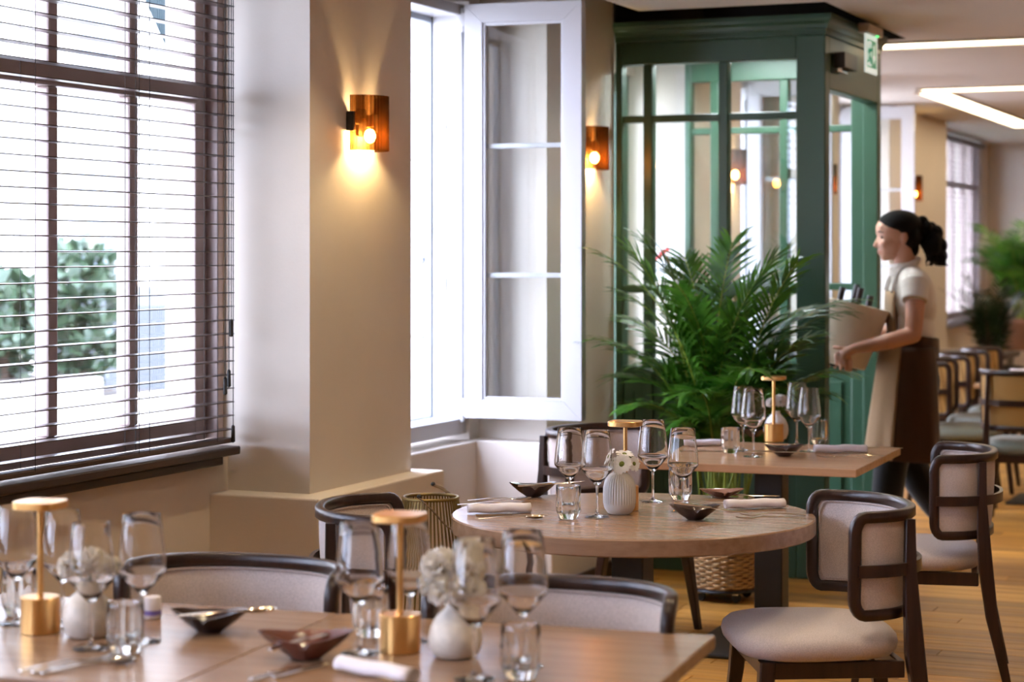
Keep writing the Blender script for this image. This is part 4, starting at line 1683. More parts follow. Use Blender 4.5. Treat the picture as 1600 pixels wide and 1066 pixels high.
# wine glasses (u, v of the foot centre)
gl(890, 797, 'wine glass on the round table nearest the dark bowl, leftmost of four', 0.97)
gl(933, 808, 'wine glass on the round table left of the ribbed vase, in front', 1.0)
gl(1020, 784, 'wine glass on the round table just right of the daisies, taller of the pair', 1.0)
gl(1067, 799, 'rightmost wine glass on the round table, before its right tumbler', 0.98)
gl(1161, 705, 'left wine glass of the left pair on the square table', 1.0)
gl(1177, 714, 'right wine glass of the left pair on the square table, beside the lamp', 1.02)
gl(1245, 696, 'back wine glass of the right pair on the square table', 1.0)
gl(1264, 706, 'front wine glass of the right pair on the square table, by the tumbler', 0.98)
gl(26, 975, 'wine glass at the left edge of the photo, behind the left brass lamp', 0.97)
gl(98, 976, 'wine glass between the left brass lamp and the nearby flower vase, behind both', 0.93)
gl(142, 1014, 'wine glass in front of the left foreground flower vase', 0.97)
gl(222, 1003, 'wine glass right of the left foreground vase, with the chair behind it', 1.0)
gl(562, 1021, 'wine glass left of the right foreground brass lamp', 1.0)
gl(640, 1003, 'wine glass directly behind the right foreground brass lamp', 0.96)
gl(741, 1062, 'wine glass in front of the right foreground flower vase', 1.0)
gl(817, 1042, 'rightmost foreground wine glass, right of the speckled vase', 1.0)


def tu(u, v, label):
    return put('tumbler', make_tumbler, at(u, v, TZ), random.uniform(0, 6), label, 'fluted water tumblers')


tu(888, 811, 'fluted tumbler on the round table left of the ribbed vase')
tu(1063, 781, 'fluted tumbler on the round table right of the daisies')
tu(1141, 708, 'fluted tumbler at the left of the square table')
tu(1279, 694, 'fluted tumbler at the right of the square table, behind the napkin')
tu(30, 962, 'fluted tumbler behind the left brass lamp at the photo edge')
tu(196, 1020, 'fluted tumbler right of the left foreground vase')
tu(579, 994, 'fluted tumbler left of the right foreground brass lamp')
tu(813, 1060, 'fluted tumbler in the foreground, right of the speckled vase')


def lp_(u, v, rz, label):
    return put('lamp', make_lamp, at(u, v, TZ), rz, label, 'cordless brass table lamps')


lp_(63, 988, radians(10), 'brass table lamp at the far left of the foreground table')
lp_(625, 1018, radians(5), 'brass table lamp on the right half of the foreground table')
lp_(977, 797, radians(8), 'brass table lamp behind the ribbed vase on the round table')
lp_(1209, 690, radians(4), 'brass table lamp on the square table before the palm')


def bo(u, v, rz, label, mat=BOWLDARK, kind='bowl', s=1.0):
    return put(kind, make_bowl, at(u, v, TZ), rz, label, 'boat-shaped ceramic bowls', s, mat=mat)


bo(833, 776, YAW + 0.1, 'dark boat-shaped bowl at the back left of the round table', s=1.0)
bo(1086, 812, YAW, 'dark boat-shaped bowl at the front right of the round table', s=0.98)
bo(1225, 713, YAW, 'dark boat-shaped bowl at the front of the square table', s=1.0)
bo(1178, 683, YAW + 0.2, 'dark boat-shaped bowl behind the lamp on the square table', s=0.95)
bo(327, 988, YAW - 0.05, 'dark boat-shaped bowl with spoons on the left foreground table', s=1.05)
bo(478, 1030, YAW + 0.05, 'red-brown boat-shaped bowl with knives at the foreground seam', BOWLRED, 'redbowl', s=1.2)
cd = put('copper', make_bowl, at(1128, 777, TZ), YAW + 0.05, 'shallow copper-coloured dish at the back right of the round table', 'boat-shaped ceramic bowls', mat=COPPERDISH)
cd.scale = (0.95, 0.95, 0.6)

# vases and flowers
rv = make_ribbed_vase('pale ribbed vase holding daisies on the round table')
pv = at(968, 803, TZ)
rv.location = pv
vc = pv + Vector((0, 0, 0.12))
UP = Vector((0, 0, 1))
RIGHT = Vector((CS, SN, 0))
BACK = Vector((-SN, CS, 0))


def off(base, r, b, z):
    return base + RIGHT * r + BACK * b + UP * z


DG = 'white daisies in the ribbed vase'
daisy(off(pv, 0.005, -0.035, 0.152), (-0.05, -0.95, 0.42), 0.034, 'daisy facing us with green centre, front of the ribbed vase', DG, vc)
daisy(off(pv, -0.030, -0.01, 0.172), (-0.75, -0.4, 0.55), 0.030, 'daisy turned left at the top of the ribbed vase', DG, vc)
daisy(off(pv, -0.028, -0.02, 0.148), (-0.8, -0.5, 0.1), 0.024, 'small daisy low at the left of the ribbed vase', DG, vc)
daisy(off(pv, 0.015, 0.005, 0.178), (0.2, -0.2, 0.95), 0.028, 'daisy turned upwards at the top of the ribbed vase', DG, vc)
daisy(off(pv, 0.043, -0.005, 0.150), (0.85, -0.45, 0.25), 0.024, 'cream daisy leaning to the right of the ribbed vase', DG, vc)
fl = thing('foliage_sprig', 'tiny green sprig sticking up among the daisies', 'sprig', off(pv, 0.03, 0.0, 0.165))
sm_ = MB()
for k in range(9):
    a = k * 2.4
    d = Vector((cos(a), sin(a), 0.6)) * 0.012
    sm_.tube([(0, 0, 0), d * 0.6, d], [0.0012, 0.0025, 0.0006], 5, flat=0.4)
link('leaves', sm_, STEM, fl)

CG = 'white carnations in the small vases'
va = put('vase_a', make_round_vase, at(137, 994, TZ), 0, 'cream speckled bud vase on the left foreground table', 'round bud vases', mat=SPECKCER)
b0 = at(137, 994, TZ)
for (r, b, z, s_, lb) in ((-0.028, -0.01, 0.143, 0.030, 'white carnation at the left, in the left foreground vase'), (0.012, -0.015, 0.150, 0.034, 'largest white carnation, in the left foreground vase'), (0.038, 0.01, 0.138, 0.027, 'white carnation at the right, in the left foreground vase')):
    bloom(off(b0, r, b, z), s_, lb, CG, off(b0, r * 0.2, 0, 0.09), int(s_ * 1e4))
vb = put('vase_a', None, at(712, 1026, TZ), 0.5, 'cream speckled bud vase on the right foreground table', 'round bud vases')
b0 = at(712, 1026, TZ)
for (r, b, z, s_, lb) in ((-0.030, -0.01, 0.175, 0.036, 'white carnation high at the left, in the right foreground vase'), (0.022, 0.0, 0.168, 0.036, 'white carnation high at the right, in the right foreground vase'),
                          (-0.018, -0.03, 0.132, 0.034, 'white carnation low at the front, in the right foreground vase'), (0.035, -0.02, 0.132, 0.026, 'white carnation low at the right, in the right foreground vase'), (-0.046, -0.015, 0.140, 0.024, 'white carnation low at the left, in the right foreground vase')):
    bloom(off(b0, r, b, z), s_, lb, CG, off(b0, r * 0.2, 0, 0.09), int(s_ * 1e4) + 3)
vd = make_round_vase('white bud vase behind the lamp on the square table', CERAMIC, 'round bud vases', 1.12)
b0 = at(1217, 690, TZ) + BACK * 0.09
vd.location = b0
for (r, b, z, s_, lb) in ((-0.022, -0.01, 0.152, 0.022, 'white carnation at the left, in the square table vase'), (0.018, 0.0, 0.158, 0.030, 'white carnation at the right, in the square table vase')):
    bloom(off(b0, r, b, z), s_, lb, CG, off(b0, r * 0.2, 0, 0.1), int(s_ * 1e4) + 5)

# napkins
NG = 'rolled linen napkins'


def nap(u, v, ang, label, s=1.0):
    return put('napkin', make_napkin, at(u, v, TZ), YAW + radians(ang), label, NG, s)


nap(780, 802, 10, 'rolled white napkin at the left of the round table', 1.0)
nap(1179, 795, 15, 'rolled white napkin at the right of the round table', 1.0)
nap(1313, 708, 5, 'rolled white napkin at the right of the square table', 1.08)
nap(1103, 697, 3, 'rolled white napkin at the left of the square table', 0.9)
nap(588, 1058, -38, 'rolled white napkin at the bottom edge of the foreground table', 0.95)

# cutlery
KG = 'cutlery of the place settings'


def cut(kind, b, u, v, ang, label, mat=STEEL, z=TZ, s=1.0, tilt=0.0, roll=0.0):
    o = put(kind + mat.name, b, at(u, v, z), YAW + radians(ang), label, KG, s, mat=mat)
    o.rotation_euler = (roll, -tilt, YAW + radians(ang))
    return o


cut('fork', make_fork, 765, 790, 8, 'upper fork at the left of the round table, leaning on the napkin', z=TZ + 0.004)
cut('fork', make_fork, 780, 783, 10, 'second fork at the left of the round table, above the napkin', z=TZ + 0.004)
cut('spoon', make_spoon, 800, 812, 6, 'spoon at the front left of the round table, below the napkin')
cut('knife', make_knife, 800, 806, 9, 'knife at the front left of the round table, between napkin and spoon')
cut('fork', make_fork, 1208, 807, 186, 'upper fork at the right of the round table')
cut('fork', make_fork, 1203, 812, 184, 'lower fork at the right of the round table, nearest its rim')
cut('knife', make_knife, 1112, 795, -14, 'knife resting across the front right bowl of the round table', z=TZ + 0.036, tilt=-0.10)
cut('knife', make_knife, 1165, 775, -8, 'knife lying behind the right napkin of the round table', z=TZ + 0.001)
cut('knife', make_knife, 862, 757, 12, 'knife resting across the back left bowl of the round table', z=TZ + 0.042, tilt=0.05)
cut('fork', make_fork, 1340, 714, 178, 'front fork by the right napkin of the square table')
cut('fork', make_fork, 1318, 716, 176, 'second fork by the right napkin of the square table')
cut('spoon', make_spoon, 1372, 702, 184, 'spoon right of the napkin on the square table')
cut('knife', make_knife, 1103, 706, 5, 'knife at the left of the square table')
cut('knife', make_knife, 1210, 707, -6, 'knife resting across the front bowl of the square table', z=TZ + 0.040)
cut('fork', make_fork, 105, 1040, 40, 'leftmost fork of the trio at the bottom left', STEELW)
cut('fork', make_fork, 122, 1042, 42, 'middle fork of the trio at the bottom left', STEELW)
cut('spoon', make_spoon, 140, 1044, 38, 'spoon of the trio at the bottom left', STEELW)
cut('spoon', make_spoon, 350, 962, 15, 'spoon laid across the dark foreground bowl', z=TZ + 0.040, s=0.95)
cut('spoon', make_spoon, 368, 960, 20, 'second spoon laid across the dark foreground bowl', z=TZ + 0.042, s=0.9)
cut('knife', make_knife, 482, 1000, 42, 'knife lying inside the red-brown foreground bowl', STEELW, z=TZ + 0.034, s=0.85, tilt=0.10)
cut('knife', make_knife, 470, 1048, 55, 'knife sticking out in front of the red-brown bowl, right one', STEELW, z=TZ + 0.002, s=0.7)
cut('knife', make_knife, 433, 1052, 58, 'knife sticking out in front of the red-brown bowl, left one', STEELW, z=TZ + 0.002, s=0.7)
# small lavender tin behind the left glass
tn = thing('candle_tin', 'small lavender and white candle tin on the left foreground table', 'candle', at(238, 966, TZ))
link('body', MB().lathe([(0.001, 0), (0.017, 0), (0.0185, 0.002), (0.0185, 0.044), (0.017, 0.046), (0.001, 0.046)], 28), NAPKIN, tn, True, 40)
link('band', MB().lathe([(0.0187, 0.008), (0.0190, 0.008), (0.0190, 0.018), (0.0187, 0.018)], 28), pmat('lavender_print', (0.16, 0.12, 0.42), 0.5, var=0.2, vscale=60), tn)

# place settings on the far table (small and blurred)
for k, yy in enumerate((12.5, 13.25, 14.0, 14.75)):
    nm = ('nearest', 'second', 'third', 'fourth')[k]
    dup(PROTO['napkin'], (-2.08, yy, TZ), radians(12), nm + ' rolled napkin along the near side of the far long table', NG)
    dup(PROTO['knife' + STEEL.name], (-2.02, yy - 0.09, TZ), radians(10), nm + ' knife along the near side of the far long table', KG)
    dup(PROTO['tumbler'], (-1.80, yy + 0.05, TZ), 0.3, nm + ' tumbler along the middle of the far long table', 'fluted water tumblers')
    dup(PROTO['wine'], (-1.70, yy + 0.12, TZ), 0.3, nm + ' wine glass along the middle of the far long table', 'stemmed wine glasses')
    dup(PROTO['bowl'], (-1.88, yy + 0.30, TZ), 0.3, nm + ' dark bowl along the middle of the far long table', 'boat-shaped ceramic bowls')

# ================================================================== LANTERN, PALM
ln = thing('floor_lantern', 'gold wire floor lantern with leather handle beside the pier', 'lantern', (-2.93, 6.14, 0))
ln.scale = (1, 1, 0.965)


def lr(z):
    ks = [(0.0, 0.155), (0.15, 0.172), (0.35, 0.166), (0.52, 0.135), (0.66, 0.105), (0.73, 0.092)]
    for (a, ra), (b, rb) in zip(ks, ks[1:]):
        if a <= z <= b:
            t = (z - a) / (b - a)
            return ra + (rb - ra) * t
    return ks[-1][1]


for k in range(56):
    a = 2 * pi * k / 56
    pts = [(lr(z) * cos(a), lr(z) * sin(a), z) for z in (0.005, 0.08, 0.15, 0.25, 0.35, 0.44, 0.52, 0.60, 0.66, 0.73)]
    if k == 0:
        base_rod = MB().tube(pts, 0.0032, 5).mesh('rod')
        base_rod.materials.append(GOLDWIRE)
    o = bpy.data.objects.new('rod', base_rod)
    C.objects.link(o)
    o.parent = ln
    o.rotation_euler = (0, 0, a)
link('top_ring', MB().tube([(0.092 * cos(2 * pi * k / 40), 0.092 * sin(2 * pi * k / 40), 0.73) for k in range(40)], 0.006, 8, closed=True), GOLDWIRE, ln, True)
link('bottom_ring', MB().tube([(0.155 * cos(2 * pi * k / 40), 0.155 * sin(2 * pi * k / 40), 0.006) for k in range(40)], 0.006, 8, closed=True).lathe([(0.001, 0.004), (0.15, 0.004), (0.15, 0.008), (0.001, 0.008)], 40), GOLDWIRE, ln, True)
strap = []
q0 = Vector((-RIGHT.x * 0.03 + SN * 0.09, -RIGHT.y * 0.03 - CS * 0.09, 0.742))
hp = [RIGHT * -0.035 - BACK * 0.092 + UP * 0.74, RIGHT * 0.01 - BACK * 0.115 + UP * 0.70, RIGHT * 0.06 - BACK * 0.118 + UP * 0.645, RIGHT * 0.105 - BACK * 0.085 + UP * 0.625,
      RIGHT * 0.115 - BACK * 0.02 + UP * 0.645, RIGHT * 0.09 + BACK * 0.05 + UP * 0.70, RIGHT * 0.045 + BACK * 0.085 + UP * 0.745, RIGHT * 0.005 + BACK * 0.085 + UP * 0.765]
link('handle_strap', MB().tube(catmull(hp, 6), 0.0085, 8, flat=0.35), LEATHER, ln, True)
link('rivet', MB().ell(hp[0] + UP * 0.004, (0.008, 0.008, 0.008), 10, 8).ell(hp[-1] + UP * 0.002, (0.008, 0.008, 0.008), 10, 8), IRON, ln, True)
link('candle', MB().cyl(0.045, 0.01, 0.16, 24), LAMPOFF, ln, True, 30)


def make_frond(rr, az, lean, L, droop, leaf, nleaf, start=0.38, base=(0, 0, 0), twist=0.0):
    """one arching palm frond: stem and leaflets"""
    d = Vector((cos(az), sin(az), 0))
    pts = []
    m = 16
    p = Vector(base)
    ang = lean
    step = L / m
    for k in range(m + 1):
        pts.append(p.copy())
        t = k / m
        p = p + (d * sin(ang) + UP * cos(ang)) * step
        ang = lean + droop * max(0.0, (t - 0.15) / 0.85) ** 1.6
    stem = MB().tube(pts, [0.0055 * (1 - 0.8 * k / m) + 0.0007 for k in range(m + 1)], 6)
    lf = MB()
    side0 = d.cross(UP).normalized()
    for i in range(nleaf):
        t = start + (1 - start) * (i + 0.5) / nleaf
        x = t * m
        k = min(int(x), m - 1)
        c = pts[k].lerp(pts[k + 1], x - k)
        tan = (pts[k + 1] - pts[k]).normalized()
        u = (t - start) / (1 - start)
        ll = leaf * (0.55 + 0.9 * u - 1.05 * u * u) * rr.uniform(0.85, 1.1) + 0.03
        nrm = side0.cross(tan).normalized()
        for sg in (-1, 1):
            sd_ = (side0 * sg * (1.0 - 0.35 * u) + tan * (0.55 + 0.75 * u) + nrm * rr.uniform(0.10, 0.32)).normalized()
            w = 0.0088 * rr.uniform(0.8, 1.2) * (leaf / 0.22) ** 0.4
            v = []
            wd = sd_.cross(nrm).normalized()
            q = c.copy()
            dirv = sd_.copy()
            prevz = None
            for j, ww in enumerate((0.45, 1.0, 0.85, 0.05)):
                v.append(q - wd * ww * w)
                v.append(q + wd * ww * w)
                dirv = (dirv + Vector((0, 0, -0.20 * rr.uniform(0.5, 1.4)))).normalized()
                q = q + dirv * (ll / 3)
            lf.add(v, [(0, 1, 3, 2), (2, 3, 5, 4), (4, 5, 7, 6)])
    return stem, lf


def make_palm(name, label, loc, specs, leaf, nleaf, seed, stem_mat=PALMSTEM, leaf_mat=PALM, clump=0.06, group=None):
    t = thing(name, label, 'potted plant', loc, 0, group)
    rr = random.Random(seed)
    for (az, lean, L, droop) in specs:
        ba = rr.uniform(0, 2 * pi)
        br = clump * sqrt(rr.random())
        st_, lf = make_frond(rr, az, lean, L, droop, leaf * rr.uniform(0.9, 1.1), nleaf, rr.uniform(0.30, 0.42), (br * cos(ba), br * sin(ba), 0))
        o = link('frond', lf, leaf_mat, t)
        link('frond_stem', st_, stem_mat, o, True)
    return t


pb = at(1131, 936, 0.0)
PBX, PBY = pb.x, pb.y
# caster trolley and wicker basket
tr = thing('plant_trolley', 'low black caster trolley under the wicker basket', 'trolley', (PBX, PBY, 0))
link('disc', MB().lathe([(0.001, 0.045), (0.155, 0.045), (0.158, 0.05), (0.155, 0.058), (0.001, 0.058)], 40), IRON, tr, True, 30)
for k in range(4):
    a = pi / 4 + k * pi / 2
    cst = link('caster', MB().cyl(0.021, -0.009, 0.009, 18, Matrix.Translation((0.115 * cos(a), 0.115 * sin(a), 0.0215)) @ Matrix.Rotation(pi / 2, 4, 'X')), IRON, tr, True, 30)
    link('fork', MB().bbox(0.115 * cos(a) - 0.012, 0.115 * cos(a) + 0.012, 0.115 * sin(a) - 0.013, 0.115 * sin(a) + 0.013, 0.034, 0.046, b=0.002), CHROME, cst)
bk = thing('wicker_basket', 'woven willow basket holding the big palm', 'basket', (PBX, PBY, 0.059))


def br_(z):
    return 0.148 + 0.030 * min(1, z / 0.30)


NS = 30
rows = 30
wv = []
for j in range(rows):
    z = 0.010 + j * 0.0118
    pts = []
    for k in range(NS * 4):
        a = 2 * pi * k / (NS * 4)
        r = br_(z) + 0.0075 * cos(a * NS / 2 * 1.0 + (pi if j % 2 else 0))
        pts.append((r * cos(a), r * sin(a), z + 0.001 * sin(a * 5 + j)))
    link('weaver', MB().tube(pts, 0.0050, 6, closed=True), WICKER, bk, True)
stakes = MB()
for k in range(NS):
    a = 2 * pi * (k + 0.5) / NS
    stakes.tube([(br_(z) * cos(a), br_(z) * sin(a), z) for z in (0.0, 0.12, 0.24, 0.365)], 0.0034, 6)
link('stakes', stakes, WICKERD, bk, True)
rim = MB()
for s_ in range(2):
    rim.tube([((br_(0.37) + 0.006 * cos(k * 0.9 + s_ * pi)) * cos(2 * pi * k / 120), (br_(0.37) + 0.006 * cos(k * 0.9 + s_ * pi)) * sin(2 * pi * k / 120), 0.370 + 0.005 * sin(k * 0.9 + s_ * pi)) for k in range(120)], 0.0065, 6, closed=True)
link('rim', rim, WICKER, bk, True)
link('base_disc', MB().lathe([(0.001, 0.0), (0.147, 0.0), (0.147, 0.008), (0.001, 0.008)], 36), WICKERD, bk)
link('dark_gap_liner', MB().lathe([(0.132, 0.01), (0.150, 0.16), (0.160, 0.33), (0.157, 0.33), (0.147, 0.16), (0.129, 0.012)], 36), SOIL, bk, True)  # dark sheet added behind the weave to blacken its gaps
link('soil', MB().lathe([(0.001, 0.315), (0.09, 0.312), (0.155, 0.30), (0.155, 0.29), (0.001, 0.29)], 36), SOIL, bk, True)

rs = random.Random(21)
specs = []
for k in range(36):
    az = k * 2.39996 + rs.uniform(-0.25, 0.25)
    ring = k % 4
    if ring == 0:
        specs.append((az, rs.uniform(0.02, 0.10), rs.uniform(1.05, 1.30), rs.uniform(0.6, 1.1)))
    elif ring == 1:
        specs.append((az, rs.uniform(0.08, 0.18), rs.uniform(0.90, 1.15), rs.uniform(1.1, 1.6)))
    elif ring == 2:
        specs.append((az, rs.uniform(0.12, 0.25), rs.uniform(0.75, 0.95), rs.uniform(1.5, 2.1)))
    else:
        specs.append((az, rs.uniform(0.05, 0.16), rs.uniform(0.60, 0.85), rs.uniform(1.5, 2.2)))
# fronds that the photo shows clearly: long one up-left, long one to the right, low ones to the left
aL, aR = atan2(-RIGHT.y, -RIGHT.x), atan2(RIGHT.y, RIGHT.x)
specs += [(aL, 0.16, 1.35, 1.15), (aR, 0.20, 1.22, 1.55), (aR + 0.4, 0.18, 1.1, 1.3), (aL - 0.3, 0.28, 0.85, 1.6), (aL + 0.3, 0.32, 0.75, 1.8), (aL + 0.1, 0.22, 1.0, 1.5),
          (aL - 1.2, 0.10, 1.2, 0.7), (aR - 0.8, 0.12, 1.2, 0.8), (aR - 0.3, 0.3, 0.8, 1.7)]
make_palm('areca_palm', 'big green areca palm in front of the glazed porch', (PBX, PBY, 0.37), specs, 0.25, 31, 5, clump=0.10)

# far plants
pot = thing('planter_stand', 'tall terracotta planter by the back wall under the far palm', 'planter', (-3.05, 19.2, 0))
link('pot', MB().lathe([(0.001, 0.62), (0.15, 0.62), (0.20, 0.86), (0.22, 0.88), (0.22, 0.92), (0.19, 0.92), (0.18, 0.86), (0.001, 0.86)], 28), CHALK, pot, True, 40)
for k in range(4):
    a = pi / 4 + k * pi / 2
    link('leg', MB().tube([(0.20 * cos(a), 0.20 * sin(a), 0), (0.13 * cos(a), 0.13 * sin(a), 0.63)], 0.014, 8), WALNUT, pot)
specs2 = [(k * 2.4 + 0.3, rs.uniform(0.08, 0.35), rs.uniform(0.65, 1.15), rs.uniform(0.9, 1.7)) for k in range(30)]
make_palm('far_palm', 'leafy palm by the back wall at the right edge', (-3.05, 19.2, 0.87), specs2, 0.30, 18, 8)
dp = thing('dark_planter', 'dark pot standing in front of the far blind', 'planter', (-2.90, 16.75, 0))
link('pot', MB().lathe([(0.001, 0), (0.20, 0), (0.27, 0.50), (0.28, 0.60), (0.25, 0.60), (0.24, 0.52), (0.001, 0.52)], 32), DARKPOT, dp, True, 40)
specs3 = [(k * 2.4, rs.uniform(0.05, 0.3), rs.uniform(0.45, 0.85), rs.uniform(0.4, 1.1)) for k in range(30)]
make_palm('leafy_shrub', 'dark leafy shrub before the far blind, behind the waitress', (-2.90, 16.75, 0.53), specs3, 0.16, 13, 12, BARK, DARKLEAF)

# ================================================================== WAITRESS
DW = 9.85
wb_ = atd(1415, 395, DW)
KPX = FPX / DW
person = thing('person', 'woman in cream polo shirt and tan apron carrying a bucket of bottles', 'person', (wb_.x, wb_.y, 0), YAW + pi)


def wp(u, v, y=0.0):
    return Vector(((1415 - u) / KPX, y, ZC + (HOR - v) / KPX))


def capsule(mb, pts, rads, n=18, sub=4):
    """smooth tapered limb with round ends"""
    P = catmull(pts, sub)
    m = len(pts)
    R = []
    for i in range(len(P)):
        x = i / sub
        k = min(int(x), m - 2)
        t = x - k
        R.append(rads[k] * (1 - t) + rads[min(k + 1, m - 1)] * t)
    mb.tube(P, R, n)
    mb.ell(P[0], (R[0],) * 3, n, 10)
    mb.ell(P[-1], (R[-1],) * 3, n, 10)


body = MB()
# head
body.ell((0.045, 0, 1.640), (0.100, 0.076, 0.092), 28, 18)
body.ell((0.075, 0, 1.585), (0.066, 0.062, 0.080), 24, 16)
body.ell((0.078, 0, 1.533), (0.052, 0.046, 0.040), 20, 14)
body.ell((0.100, 0, 1.508), (0.022, 0.024, 0.019), 16, 12)            # chin
body.ell((0.124, 0, 1.650), (0.020, 0.050, 0.030), 16, 12)            # brow
capsule(body, [(0.128, 0, 1.612), (0.139, 0, 1.585), (0.146, 0, 1.566)], [0.009, 0.011, 0.0125], 12)   # nose
body.ell((0.134, 0, 1.562), (0.012, 0.018, 0.009), 12, 8)
body.ell((0.126, 0, 1.537), (0.012, 0.022, 0.008), 14, 8)            # lips
body.ell((0.123, 0, 1.526), (0.011, 0.020, 0.007), 14, 8)
for s_ in (-1, 1):
    body.ell((0.105, s_ * 0.036, 1.575), (0.028, 0.026, 0.026), 14, 10)   # cheeks
    body.ell((0.022, s_ * 0.077, 1.600), (0.018, 0.010, 0.030), 14, 10, rot=Euler((0, radians(-12), 0)))   # ears
    body.ell((0.026, s_ * 0.074, 1.575), (0.010, 0.008, 0.012), 10, 8)
capsule(body, [(0.012, 0, 1.56), (0.004, 0, 1.48), (-0.010, 0, 1.40)], [0.058, 0.054, 0.062])
# trunk
body.ell((-0.035, 0, 1.30), (0.100, 0.150, 0.150), 28, 18)
body.ell((-0.030, 0, 1.15), (0.095, 0.130, 0.150), 28, 18)
body.ell((-0.030, 0, 0.98), (0.110, 0.155, 0.120), 28, 18)
for s_ in (-1, 1):
    capsule(body, [(-0.012, s_ * 0.05, 1.405), (-0.012, s_ * 0.145, 1.385)], [0.055, 0.058])
# legs: front one planted, back one pushing off
capsule(body, [(-0.01, 0.085, 0.92), (0.09, 0.09, 0.50), (0.12, 0.09, 0.09)], [0.088, 0.058, 0.040])
capsule(body, [(-0.04, -0.085, 0.92), (-0.04, -0.09, 0.49), (-0.28, -0.09, 0.15)], [0.088, 0.058, 0.040])
# near arm around the bucket
hb = [wp(1419, 441, 0.165), wp(1413, 520, 0.215), wp(1372, 531, 0.235), wp(1326, 541, 0.205)]
capsule(body, [hb[0], wp(1417, 480, 0.20), hb[1]], [0.050, 0.046, 0.041])
capsule(body, [hb[1], hb[2], hb[3]], [0.042, 0.040, 0.025])
palm_c = wp(1312, 548, 0.188)
capsule(body, [hb[3], palm_c], [0.024, 0.027])
kn = [wp(1318, 560, 0.185), wp(1311, 560, 0.186), wp(1304, 557, 0.184), wp(1298, 552, 0.178)]
tp = [wp(1320, 576, 0.168), wp(1313, 577, 0.166), wp(1305, 574, 0.163), wp(1299, 567, 0.160)]
for k in range(4):
    mid = kn[k].lerp(tp[k], 0.55) + Vector((0, 0.008, 0))
    capsule(body, [palm_c.lerp(kn[k], 0.45), kn[k], mid, tp[k]], [0.0125, 0.0105, 0.0095, 0.0080], 10)
capsule(body, [wp(1318, 543, 0.193), wp(1303, 541, 0.185), wp(1294, 540, 0.172)], [0.012, 0.0105, 0.0085], 10)   # thumb
# far arm, mirrored roughly
fb = [Vector((p.x, -p.y, p.z)) for p in hb]
capsule(body, [fb[0], Vector((-0.01, -0.20, 1.26)), fb[1]], [0.050, 0.046, 0.041])
capsule(body, [fb[1], fb[2], fb[3]], [0.042, 0.040, 0.026])
pc2 = Vector((palm_c.x, -palm_c.y, palm_c.z))
capsule(body, [fb[3], pc2], [0.024, 0.027])
for k in range(4):
    a_, b_ = Vector((kn[k].x, -kn[k].y, kn[k].z)), Vector((tp[k].x, -tp[k].y, tp[k].z))
    capsule(body, [pc2.lerp(a_, 0.45), a_, a_.lerp(b_, 0.55) + Vector((0, -0.008, 0)), b_], [0.0125, 0.0105, 0.0095, 0.0080], 10)
capsule(body, [Vector((0.30, -0.193, 1.07)), Vector((0.35, -0.185, 1.075)), Vector((0.378, -0.172, 1.077))], [0.012, 0.0105, 0.0085], 10)
bodyo = remeshed('body', body, 0.0045, 5, SKIN, person)

# face details
for s_ in (-1, 1):
    link('eye', MB().ell((0.118, s_ * 0.033, 1.603), (0.0085, 0.0115, 0.0050), 14, 8), EYEW, person, True)
    link('iris', MB().ell((0.1215, s_ * 0.0385, 1.6025), (0.0062, 0.0055, 0.0052), 10, 8), EYED, person, True)
    link('eyelash', MB().tube([(0.130, s_ * 0.024, 1.606), (0.125, s_ * 0.038, 1.609), (0.112, s_ * 0.047, 1.606)], [0.0012, 0.0022, 0.0014], 6), HAIR, person, True)
    link('eyebrow', MB().tube([(0.139, s_ * 0.014, 1.626), (0.134, s_ * 0.034, 1.634), (0.116, s_ * 0.052, 1.627)], [0.0025, 0.0036, 0.0016], 8), HAIR, person, True)
link('lips', MB().ell((0.1305, 0, 1.5375), (0.0085, 0.019, 0.0042), 14, 8).ell((0.1275, 0, 1.5285), (0.0085, 0.017, 0.0048), 14, 8), LIPS, person, True)
# hair drawn back with a pony tail
hair = MB()
hair.ell((0.028, 0, 1.666), (0.108, 0.084, 0.074), 28, 18)
hair.ell((-0.018, 0, 1.610), (0.058, 0.080, 0.078), 24, 16)
hair.ell((0.020, 0, 1.645), (0.070, 0.0835, 0.050), 24, 16)
hair.ell((-0.035, 0, 1.550), (0.030, 0.055, 0.045), 20, 12)
capsule(hair, [(-0.055, 0, 1.675), (-0.082, 0, 1.682)], [0.026, 0.030])
hr = random.Random(9)
for k in range(40):
    t = k / 39
    base = Vector((-0.085 - 0.075 * sin(t * 1.5), 0, 1.682 - 0.19 * t))
    rad = 0.028 + 0.031 * sin(min(1, t * 1.15) * pi * 0.85)
    hair.ell(base + Vector((hr.uniform(-1, 1), hr.uniform(-1, 1), hr.uniform(-0.6, 0.6))) * rad * 0.55, (rad * 0.62, rad * 0.62, rad * 0.75), 12, 8)
for k in range(26):
    a = hr.uniform(0, 2 * pi)
    b0_ = Vector((-0.145 + 0.03 * cos(a), 0.035 * sin(a), 1.52))
    capsule(hair, [b0_, b0_ + Vector((hr.uniform(-0.02, 0.015), hr.uniform(-0.015, 0.015), -0.03)), b0_ + Vector((hr.uniform(-0.035, 0.02), hr.uniform(-0.02, 0.02), -0.055))], [0.010, 0.007, 0.003], 8)
remeshed('hair', hair, 0.0048, 2, HAIR, person)

